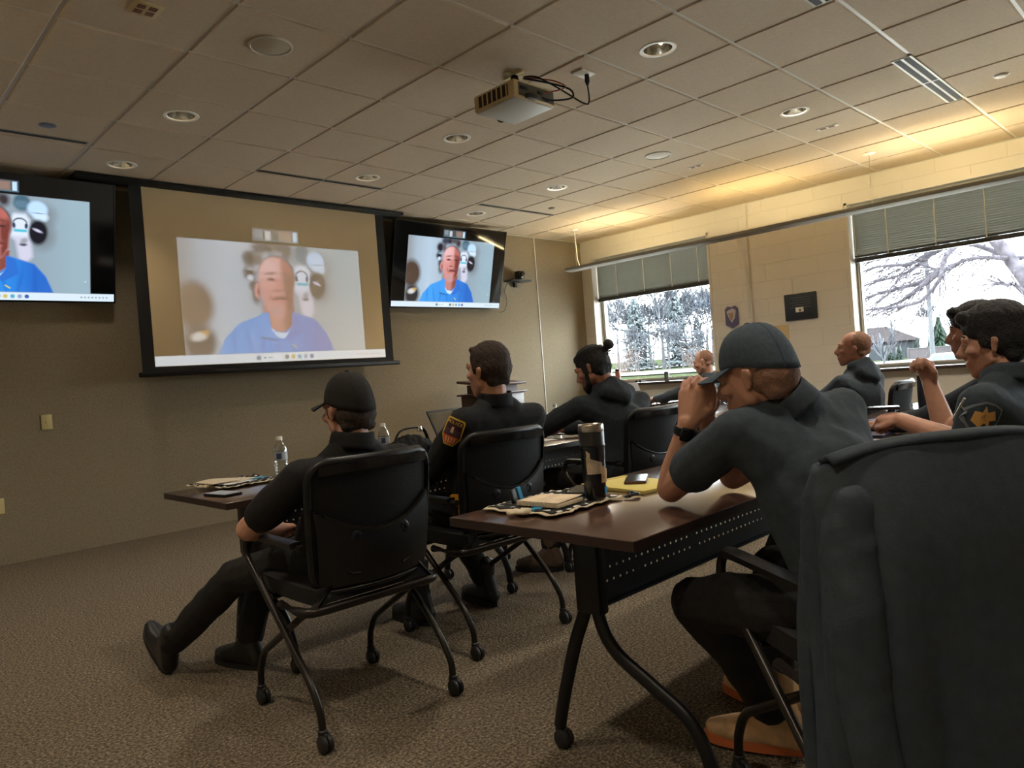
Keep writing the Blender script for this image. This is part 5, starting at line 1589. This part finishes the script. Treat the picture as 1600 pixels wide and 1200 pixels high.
phone('smartphone', 2.985, 1.03, 20, .905, 'dark phone held in the hand of the star patch wearer', M_black)
t = thing('tall_bottle', 'tall dark drink bottle standing on a small round tray', 'bottle', (4.66, 1.345, ZT + .012))
M_bot = mat('bottle_slate', (.020, .024, .034), .3)
b = NB(); lathe(b, [(.034, 0), (.036, .004), (.036, .19), (.034, .196)], seg=28); obj('body', b, M_bot, t)
b = NB(); lathe(b, [(.0345, .196), (.035, .20), (.035, .228), (.030, .232), (.001, .232)], seg=28); obj('lid', b, mat('lid_dark', (.014, .014, .016), .4), t)
b = NB(); tube(b, smooth_path([(-.032, 0, .215), (-.05, 0, .225), (-.045, 0, .24), (-.015, 0, .236)], 4), .004, 6); obj('carry_loop', b, M_steel, t)
t = thing('tray', 'small dark round tray under the tall drink bottle', 'tray', (4.66, 1.345, ZT))
b = NB(); lathe(b, [(.055, 0), (.075, .004), (.082, .010), (.078, .011), (.06, .006), (.001, .006)], seg=32); obj('dish', b, M_bot, t)
b = NB(); lathe(b, [(.082, .010), (.084, .012), (.080, .0125)], seg=32, cap=False); obj('rim', b, M_bot, t)
for (nm, x, y, rz, sx, sy, h, col, label) in (('notebook', 3.95, 1.30, 12, .22, .28, .014, (58, 48, 84), 'dark purple notebook near the hand of the star patch wearer'),
                                              ('notebook', 4.35, 1.42, -14, .20, .27, .012, (70, 66, 110), 'violet notebook lying beside the tall drink bottle'),
                                              ('notebook', 3.66, 1.30, 4, .24, .17, .012, (44, 46, 78), 'navy notebook beyond the forearm of the star patch wearer')):
    t = thing(nm, label, 'notebook', (x, y, ZT), math.radians(rz))
    b = NB(); box(b, (0, 0, h / 2), (sx, sy, h), bevel=.002); obj('cover', b, mat('cover_' + label.split()[0] + label.split()[1], S(*col), .5), t)
    b = NB(); box(b, (.004, 0, h / 2), (sx, sy * .97, h * .6)); obj('pages', b, M_paper, t)
t = thing('document', 'loose white sheet lying near the purple notebook', 'paper', (3.42, 1.52, ZT), math.radians(30))
b = NB(); box(b, (0, 0, .0008), (.216, .28, .0012)); obj('sheet', b, M_paper, t)
b = NB(); box(b, (0, .10, .0016), (.15, .006, .0004)); obj('heading', b, mat('heading_grey', S(120, 120, 122), .8), t)

# window table: laptop, papers, pen
t = thing('laptop', 'grey laptop in front of the half-hidden person', 'laptop', (6.72, 4.80, ZT), math.radians(-6))
b = NB(); box(b, (0, -.02, .009), (.34, .235, .017), bevel=.005); obj('base', b, M_grey, t)
b = NB(); box(b, (0, -.01, .0178), (.30, .11, .0015)); obj('keyboard', b, M_black, t)
b = NB(); box(b, V((0, .100, .016)) + lid @ V((0, 0, .12)), (.34, .008, .24), rot=lid, bevel=.003); obj('lid', b, M_grey, t)
for (x, y, rz, label) in ((6.98, 5.05, 20, 'white paper fanned out beside the grey laptop'), (7.22, 5.00, -12, 'white paper nearest the corner window on the laptop table')):
    t = thing('document', label, 'paper', (x, y, ZT), math.radians(rz))
    b = NB(); sheet(b, lambda u, v: ((u - .5) * .22, (v - .5) * .29, .001 + .02 * u * u * v), 8, 8, .001); obj('sheet', b, M_paper, t, angle=180)
    b = NB(); box(b, (-.02, .09, .004), (.12, .005, .0006)); obj('heading', b, M_grey, t)

# things on the sill of the corner window
t = thing('sill_bottle', 'amber drink bottle with dark lid on the corner window sill', 'bottle', (8.17, 6.20, WZ[0] + .004))
b = NB(); lathe(b, [(.036, 0), (.038, .004), (.038, .02)], seg=24); obj('base', b, M_black, t)
b = NB(); lathe(b, [(.037, .02), (.037, .16), (.030, .178)], seg=24); obj('body', b, mat('amber_plastic', S(176, 110, 84), .35, nscale=20, namt=.2), t)
b = NB(); lathe(b, [(.032, .176), (.034, .18), (.034, .205), (.001, .207)], seg=24); obj('lid', b, M_black, t)
t = thing('sill_bottle', 'pale clear bottle half hidden by the hoodie on the corner window sill', 'bottle', (8.17, 6.40, WZ[0] + .004))
b = NB(); lathe(b, [(.030, 0), (.033, .004), (.033, .14), (.016, .175), (.014, .19)], seg=24, cap=False); obj('body', b, M_clear, t, angle=60)
b = NB(); lathe(b, [(.016, .186), (.016, .202), (.001, .203)], seg=24); obj('cap', b, M_capw, t)
t = thing('small_canister', 'small grey canister on the corner window sill', 'canister', (8.19, 5.42, WZ[0] + .004))
b = NB(); lathe(b, [(.030, 0), (.032, .004), (.032, .10), (.028, .108)], seg=24); obj('body', b, mat('canister_grey', S(120, 124, 118), .4), t)
b = NB(); lathe(b, [(.0325, .09), (.0325, .108), (.024, .124), (.001, .127)], seg=24); obj('lid', b, mat('canister_lid', S(96, 100, 98), .4), t)
t = thing('sunglasses', 'dark sunglasses lying on the corner window sill', 'sunglasses', (8.16, 5.86, WZ[0] + .004))
b = NB()
for s in (-1, 1): hull(b, [((.0, s * .032, .016), (.004, .026, .016))])
obj('lens', b, M_blackg, t)
b = NB()
for s in (-1, 1): tube(b, smooth_path([(0, s * .06, .022), (.06, s * .062, .020), (.12, s * .058, .006)], 4), .003, 6)
tube(b, [(0, -.01, .02), (0, .01, .02)], .003, 6); obj('frame', b, M_black, t)
# ------------------------------------------------------------------ outdoors
random.seed(7)
def gz(x, y):
    s = lambda a, e0, e1: (lambda t: t * t * (3 - 2 * t))(max(0, min(1, (a - e0) / (e1 - e0))))
    q = y / max(x, 1)
    return -1.0 + s(q, .40, .56) * s(x, 15, 70) * (1.30 + .014 * max(0, x - 60))
M_grass = mat('spring_grass', (.0125, .0150, .0080), .95, nscale=.4, namt=.25, spec=0.0)
M_road = mat('pale_road', (.050, .049, .047), .9, nscale=.6, namt=.08, spec=0.0)
def terrain(name, x0, x1, f0, f1, n, m, lift):
    b = NB()
    sheet(b, lambda u, v: (lambda x: (lambda y: (x, y, gz(x, y) + lift))(f0(x) + (f1(x) - f0(x)) * v))(x0 + (x1 - x0) * u), n, n)
    o = obj(name, b, m, None, angle=180); o['kind'] = 'structure'
    return o
terrain('ground_lawn', 8.55, 420, lambda x: -60 - x * .2, lambda x: 60 + x * 1.1, 90, M_grass, 0)
b = NB()
def rd(u, v):
    y = -40 + 190 * u
    xx = 103 + 28 * v - max(0, y - 22) * .42
    return (xx, y, gz(xx, y) + .10)
sheet(b, rd, 60, 6)
sheet(b, lambda u, v: (lambda x, y: (x, y, gz(x, y) + .12))(58 + 11 * v + 6 * u, 24 + 46 * u), 40, 6); tag(obj('road', b, M_road, angle=180), kind='structure')

b = NB(); bx(b, (8.6, -30, -1.2), (33, 40, -.93)); tag(obj('ground_bounce', b, mat('bounce_concrete', (.45, .43, .40), .9, nscale=1, namt=.06)), kind='structure')  # unseen pale slab, added to throw daylight up onto the ceiling
M_bark = mat('grey_bark', (.036, .036, .038), .95, nscale=3, namt=.3, spec=0.0)
M_twig = mat('hazed_twigs', (.040, .042, .048), .95, spec=0.0)  # twig colour paled to carry the outdoor haze
M_barkn = mat('hazed_brown_bark', (.032, .029, .034), .95, nscale=8, namt=.4, spec=0.0)  # brown bark lightened with haze in its colour
M_fir = mat('hazed_fir', (.052, .060, .064), .95, nscale=2, namt=.3, spec=0.0)  # pale outdoor haze mixed into the fir colour
M_red = mat('red_twigs', (.066, .046, .040), .95, spec=0.0)

class TM:
    def __init__(s): s.v, s.f = [], []
    def seg(s, p, q, r0, r1, n=3):
        d = (q - p)
        if d.length < 1e-6: return
        x, y, d = frame_of(d)
        k = len(s.v)
        for (c, r) in ((p, r0), (q, r1)):
            for i in range(n):
                a = 2 * PI * i / n
                s.v.append(c + r * (math.cos(a) * x + math.sin(a) * y))
        for i in range(n):
            s.f.append((k + i, k + (i + 1) % n, k + n + (i + 1) % n, k + n + i))
    def mesh(s, name):
        me = bpy.data.meshes.new(name); me.from_pydata([tuple(v) for v in s.v], [], s.f); me.update(); return me

def grow(tm, p, d, L, r, lev, rnd, droop=0.0, spread=.6, kids=(3, 4), up=.12, rmin=0.0):
    n = 3
    pts = [p]
    for k in range(n):
        d = (d + V((rnd.uniform(-1, 1), rnd.uniform(-1, 1), rnd.uniform(-1, 1))) * .16 + V((0, 0, up - droop))).normalized()
        pts.append(pts[-1] + d * L / n)
    for k in range(n):
        tm.seg(pts[k], pts[k + 1], max(rmin, r * (1 - .22 * k)), max(rmin, r * (1 - .22 * (k + 1))), 5 if lev > 3 else 3)
    if lev <= 0: return
    for i in range(rnd.randint(*kids)):
        t = rnd.uniform(.35, 1.0) if i else 1.0
        a = pts[min(int(t * n), n - 1)].lerp(pts[min(int(t * n) + 1, n)], t * n - min(int(t * n), n - 1))
        sd = V((rnd.gauss(0, 1), rnd.gauss(0, 1), rnd.gauss(0, .6))).normalized()
        nd = (d + sd * spread * rnd.uniform(.6, 1.3)).normalized()
        grow(tm, a, nd, L * rnd.uniform(.6, .8), r * rnd.uniform(.45, .6), lev - 1, rnd, droop, spread, kids, up, rmin)

def bare_mesh(seed, h, spread, up, lev=5):
    rnd = random.Random(seed); tm = TM()
    tk = TM()
    tk.seg(V((0, 0, -.3)), V((0, 0, h * .22)), h * .022, h * .017, 7)
    grow(tm, V((0, 0, h * .2)), V((0, 0, 1)), h * .30, h * .016, lev, rnd, 0, spread, (3, 4), up, .045)
    return tk.mesh('trunk'), tm.mesh('branches')
def bare_tree(tr, br, x, y, s, rz, label, group=None, mb=None, mt=None):
    t = thing('bare_tree', label, 'tree', (x, y, gz(x, y)), rz, group)
    t.scale = (s, s, s)
    for nm, me, mm in (('trunk', tr, mt or M_bark), ('branches', br, mb or M_twig)):
        if not me.materials: me.materials.append(mm)
        o = bpy.data.objects.new(nm, me); COL.objects.link(o); o.parent = t
    return t
A = bare_mesh(3, 12, .75, .05); B_ = bare_mesh(11, 12, .55, .14); C_ = bare_mesh(23, 11, .9, .0)
G = 'bare grey trees beyond the corner window'
for k, (x, q, s, m) in enumerate(((82, .665, 1.12, B_), (88, .70, 1.0, A), (92, .645, 1.05, A), (90, .60, .95, C_), (96, .575, 1.0, B_), (84, .735, .95, C_), (100, .62, 1.1, C_), (100, .755, 1.1, B_), (78, .685, .6, C_), (80, .63, .55, A), (79, .715, .55, C_), (104, .585, 1.15, A), (110, .655, 1.25, C_), (112, .69, 1.25, A), (114, .73, 1.3, C_), (108, .61, 1.1, B_), (75, .655, .5, A), (76, .60, .45, C_), (74, .72, .5, B_))):
    bare_tree(m[0], m[1], x, q * x, s, k * 1.3, 'bare grey leafless tree in the grove beyond the corner window', G)

def fir(seed, h, w_):
    rnd = random.Random(seed); tm = TM(); tk = TM()
    tk.seg(V((0, 0, -.3)), V((0, 0, h)), h * .018, .02, 6)
    n = 30
    for i in range(n):
        z = h * (.08 + .90 * i / n); R_ = w_ * (1 - i / n) ** .85 + .15
        for k in range(9):
            a = rnd.uniform(0, 2 * PI); L = R_ * rnd.uniform(.75, 1.1)
            d = V((math.cos(a), math.sin(a), 0))
            p = V((0, 0, z)); q = p + d * L * .6 + V((0, 0, -.10 * L)); e = p + d * L + V((0, 0, -.12 * L + .05))
            tm.seg(p, q, .05, .035); tm.seg(q, e, .035, .012)
            for m in range(7):
                c = p.lerp(e, .25 + .75 * m / 7) + V((0, 0, -.05 * L))
                sd = V((-d.y, d.x, 0)) * rnd.choice((-1, 1))
                tm.seg(c, c + sd * .34 * L * (1 - m / 9) + d * .2 + V((0, 0, -.34 * rnd.uniform(.4, 1.3))), .13, .03)
    return tk.mesh('trunk'), tm.mesh('boughs')
F1 = fir(5, 12, 3.1); 
for me in F1: pass
def fir_tree(x, q, s, label):
    t = thing('fir_tree', label, 'tree', (x, q * x, gz(x, q * x)), x)
    t.scale = (s, s, s)
    for nm, me, mm in (('trunk', F1[0], M_bark), ('boughs', F1[1], M_fir)):
        if not me.materials: me.materials.append(mm)
        o = bpy.data.objects.new(nm, me); COL.objects.link(o); o.parent = t
fir_tree(84, .715, .88, 'hazy fir tree nearer the corner window frame by the blind wand')
fir_tree(88, .637, .92, 'hazy fir tree in the middle of the corner window view')
fir_tree(96, .60, .62, 'low hazy fir at the wall side of the corner window view')
# reddish shrub at the foot of the grove
rnd = random.Random(4); tm = TM()
for k in range(26):
    a = rnd.uniform(0, 2 * PI); r = rnd.uniform(0, 1.2)
    grow(tm, V((r * math.cos(a), r * math.sin(a), 0)), V((math.cos(a) * .4, math.sin(a) * .4, 1)), 1.5, .03, 2, rnd, 0, .7, (2, 3), .05)
me = tm.mesh('reddish_shrub'); me.materials.append(M_red)
for (x, q, s, lb) in ((70, .742, 1.1, 'reddish bare shrub beside the bun at the foot of the grove'), (82, .612, 1.0, 'red-leaved shrub close to the face behind the cap brim')):
    o = bpy.data.objects.new('red_shrub', me); COL.objects.link(o); o.location = (x, q * x, gz(x, q * x)); o.scale = (s, s, s); tag(o, lb, 'shrub')

# leaning tree close to the wide window
t = thing('leaning_tree', 'leaning bare tree with long drooping branches close to the wide window', 'tree', (14.2, 1.2, -1.0))
O = V((14.2, 1.2, -1.0))
b = NB(); tube(b, [V(p) - O for p in smooth_path([(14.2, 1.2, -1.1), (14.1, 1.7, .2), (14, 2.31, 1.7), (14, 2.69, 2.47), (14, 2.87, 2.79), (14, 3.13, 3.18), (14, 3.39, 3.66), (14, 3.6, 4.6)], 5)], [.135 - .0026 * k for k in range(36)], 12)
obj('trunk', b, M_barkn, t, angle=180)
paths = [[(13.9, 2.68, 2.42), (13.8, 2.91, 2.47), (13.8, 3.22, 2.49), (13.8, 3.43, 2.41), (13.8, 3.6, 2.38), (13.8, 3.79, 2.47)],
         [(13.8, 3.40, 2.43), (13.6, 3.85, 2.21), (13.6, 4.25, 2.14), (13.6, 4.68, 2.07), (13.6, 4.96, 1.91)],
         [(14.1, 2.7, 2.44), (14.2, 2.51, 2.43), (14.2, 2.17, 2.44), (14.2, 1.7, 2.6)],
         [(14.1, 2.77, 2.5), (14.3, 3.14, 2.73), (14.3, 3.42, 2.81), (14.3, 3.81, 2.74), (14.3, 4.24, 2.47), (14.3, 4.79, 2.37), (14.3, 5.11, 2.33)],
         [(14.3, 3.42, 2.81), (14.4, 3.94, 2.82), (14.4, 4.46, 2.82), (14.4, 5.03, 2.75)],
         [(13.7, 3.60, 2.38), (13.4, 3.9, 2.05), (13.4, 4.21, 1.88), (13.4, 4.6, 1.81)],
         [(14, 2.2, 1.4), (13.0, 2.4, 1.9), (13.0, 2.52, 1.95), (13.0, 2.7, 2.02)],
         [(14.2, 3.42, 2.81), (13.5, 3.45, 2.54), (13.2, 3.48, 2.17), (13.2, 3.76, 1.87), (13.2, 4.05, 1.82), (13.2, 4.56, 1.79)],
         [(14.3, 3.81, 2.74), (14.2, 4.2, 2.6), (14.1, 4.7, 2.62), (14.1, 5.2, 2.5)], [(14, 3.0, 3.0), (14, 3.5, 3.1), (14.1, 4.1, 3.0), (14.1, 4.7, 2.9), (14.1, 5.3, 2.95)]]
rnd = random.Random(9)
for pth in paths:
    tm = TM()
    P = [V(p) - O for p in smooth_path(pth, 5)]
    n = len(P)
    for k in range(n - 1):
        r = .040 * (1 - k / n) ** .8 + .006
        tm.seg(P[k], P[k + 1], r, .040 * (1 - (k + 1) / n) ** .8 + .006, 6)
        if k > 1:
            for _ in range(2):
                d = (P[k + 1] - P[k]).normalized()
                nd = (d + V((rnd.gauss(0, .4), rnd.gauss(.15, .35), rnd.gauss(-.1, .4)))).normalized()
                grow(tm, P[k], nd, rnd.uniform(.25, .75), .010, 2, rnd, .12, .5, (2, 3), .05)
    me = tm.mesh('branch'); obj('branch', me, M_barkn, t, angle=180)

# light pole, sapling, house, wall, shrubs, parked car
t = thing('light_pole', 'tall slim street light pole seen through the wide window', 'light pole', (40, 11.05, gz(40, 11)))
b = NB(); lathe(b, [(.22, 0), (.22, .25), (.12, .32)], seg=16); obj('base', b, M_grey, t)
b = NB(); lathe(b, [(.115, .3), (.075, 9.5)], seg=14); obj('shaft', b, mat('pole_paint', (.022, .024, .027), .9), t)
b = NB(); tube(b, smooth_path([(0, 0, 9.4), (0, .3, 9.7), (0, 1.2, 9.8)], 5), .05, 8); obj('arm', b, M_grey, t)
b = NB(); box(b, (0, 1.5, 9.78), (.3, .8, .14), bevel=.04); obj('lamp_head', b, M_grey, t)
sp = bare_mesh(31, 5.2, .5, .1, 3)
bare_tree(sp[0], sp[1], 36, 36 * .337, .72, .3, 'thin young sapling in front of the distant house', None)

M_siding = mat('grey_siding', (.018, .020, .022), .8, nscale=.2, namt=.06, spec=0.0)
M_roof = mat('brown_shingle_roof', (.013, .011, .011), .85, nscale=1.5, namt=.12, spec=0.0)
hx, hy = 150, 150 * .337
t = thing('house', 'long grey one-storey house with brown hipped roof across the road', 'house', (hx, hy, gz(hx, hy)), math.radians(4))
b = NB(); bx(b, (-6, -5.6, 0), (6, 9, 3.4)); obj('walls', b, M_siding, t)
b = NB()
c = [V((-6.6, -6.2, 3.3)), V((6.6, -6.2, 3.3)), V((6.6, 9.6, 3.3)), V((-6.6, 9.6, 3.3)), V((0, -1.4, 6.3)), V((0, 5.0, 6.3))]
vs = [b.verts.new(p) for p in c]
for f in ((0, 1, 4), (1, 2, 5, 4), (2, 3, 5), (3, 0, 4, 5), (3, 2, 1, 0)): b.faces.new([vs[i] for i in f])
obj('roof', b, M_roof, t, angle=10)
for k, y in enumerate((-3.6, 0.2, 3.6)):
    b = NB(); bx(b, (-6.06, y, 1.1), (-5.98, y + 1.4, 2.6)); w_ = obj('window', b, mat('trim_pale', (.03, .03, .031), .6), t)
    b = NB(); bx(b, (-6.09, y + .12, 1.22), (-6.05, y + 1.28, 2.48)); obj('pane', b, mat('far_glass', (.010, .014, .020), .5), w_)
b = NB(); bx(b, (-6.08, -5.2, 0), (-5.97, -4.2, 2.2)); obj('door', b, mat('far_door', (.022, .022, .026), .6), t)
t = thing('garden_wall', 'low dark brown fence running behind the parked car', 'fence', (128, 34.5, gz(128, 33)), math.radians(0))
b = NB(); bx(b, (-.1, -11, 0), (.1, 4.5, 1.7)); obj('panel', b, mat('fence_brown', (.016, .012, .013), .9, nscale=2, namt=.2), t)
b = NB(); bx(b, (-.16, -11, 1.7), (.16, 4.5, 1.82)); obj('rail', b, mat('fence_cap', (.02, .02, .02), .8), t)
for k in range(6):
    b = NB(); bx(b, (-.2, -11 + k * 3.05, 0), (.2, -10.75 + k * 3.05, 1.95)); obj('post', b, mat('fence_post', (.016, .013, .013), .9), t)
M_shrub = mat('dark_evergreen', (.010, .017, .012), .95, nscale=2, namt=.4, spec=0.0)
def evergreen(seed, x, q, h, w_, label):
    rnd = random.Random(seed); tm = TM(); y = q * x
    for i in range(16):
        z = h * (.02 + .95 * i / 16); R_ = w_ * (1 - i / 16) ** .8 + .06
        for k in range(12):
            a = rnd.uniform(0, 2 * PI)
            p = V((0, 0, z + .1 * h)); e = V((math.cos(a) * R_, math.sin(a) * R_, z - .06 * h))
            tm.seg(p, e, .12 * w_, .03 * w_)
    t = thing('evergreen_shrub', label, 'shrub', (x, y, gz(x, y)))
    obj('foliage', tm.mesh('foliage'), M_shrub, t, angle=180)
    b = NB(); tube(b, [(0, 0, 0), (0, 0, h * .8)], .06 * w_, 6); obj('stem', b, M_bark, t)
evergreen(1, 132, .328, 2.4, 1.2, 'round evergreen shrub at the front of the distant house')
evergreen(2, 132, .3145, 2.4, .75, 'narrow evergreen shrub at the corner of the distant house')
evergreen(3, 130, .293, 3.3, 1.1, 'pointed evergreen beside the light pole')
evergreen(4, 150, .268, 7.0, 2.8, 'large pointed evergreen behind the brown fence')
bare_tree(B_[0], B_[1], 170, 170 * .28, .95, 2.0, 'bare tree rising between the light pole and large evergreen')
bare_tree(A[0], A[1], 185, 185 * .250, .8, 1.0, 'bare tree behind the head of the dark-haired person')

t = thing('parked_suv', 'white and blue parked car seen over the wide window sill', 'car', (37.5, 8.55, -1.0), math.radians(78))
M_car = mat('car_white', (.055, .06, .066), .3, coat=.4)
b = NB()
body = [(-2.3, .45), (-2.35, .85), (-2.2, 1.02), (-1.25, 1.10), (1.9, 1.12), (2.25, 1.0), (2.3, .5), (2.2, .35), (-2.2, .35)]
prism(b, body, (0, -.9, 0), (1, 0, 0), (0, 0, 1), (0, 1, 0), 1.8); obj('body', b, M_car, t, angle=30)
b = NB()
cab = [(-1.25, 1.10), (-.55, 1.66), (1.55, 1.72), (2.1, 1.12)]
prism(b, cab, (0, -.82, 0), (1, 0, 0), (0, 0, 1), (0, 1, 0), 1.64); obj('cabin', b, M_car, t, angle=20)
M_cg = mat('car_glass', (.020, .032, .045), .08)
for s in (-1, 1):
    for (p) in ([(-1.0, 1.14), (-.48, 1.58), (.15, 1.61), (.15, 1.14)], [(.24, 1.14), (.24, 1.61), (1.05, 1.63), (1.05, 1.14)], [(1.14, 1.14), (1.14, 1.63), (1.5, 1.62), (1.85, 1.14)]):
        b = NB(); prism(b, p, (0, s * .815, 0), (1, 0, 0), (0, 0, 1), (0, s, 0), .02); obj('side_window', b, M_cg, t)
b = NB(); prism(b, [(-.74, .02), (.74, .02), (.66, .66), (-.66, .66)], (-1.27, 0, 1.11), (0, 1, 0), V((.7, 0, .56)).normalized(), V((-.62, 0, .78)).normalized(), .02); obj('windscreen', b, M_cg, t)
for x in (-1.45, 1.45):
    for s in (-1, 1):
        b = NB(); lathe(b, [(.20, .0), (.34, .01), (.35, .06), (.35, .2), (.30, .22), (.1, .2)], (x, s * .72, .35), 22, axis=(V((1, 0, 0)), V((0, 0, 1)), V((0, s, 0)))); obj('wheel', b, M_cast, t)
for s in (-1, 1):
    b = NB(); box(b, (-2.27, s * .65, .85), (.12, .34, .16), bevel=.04); obj('headlight', b, M_chrome, t)

bpy.data.scenes.remove(TMP)
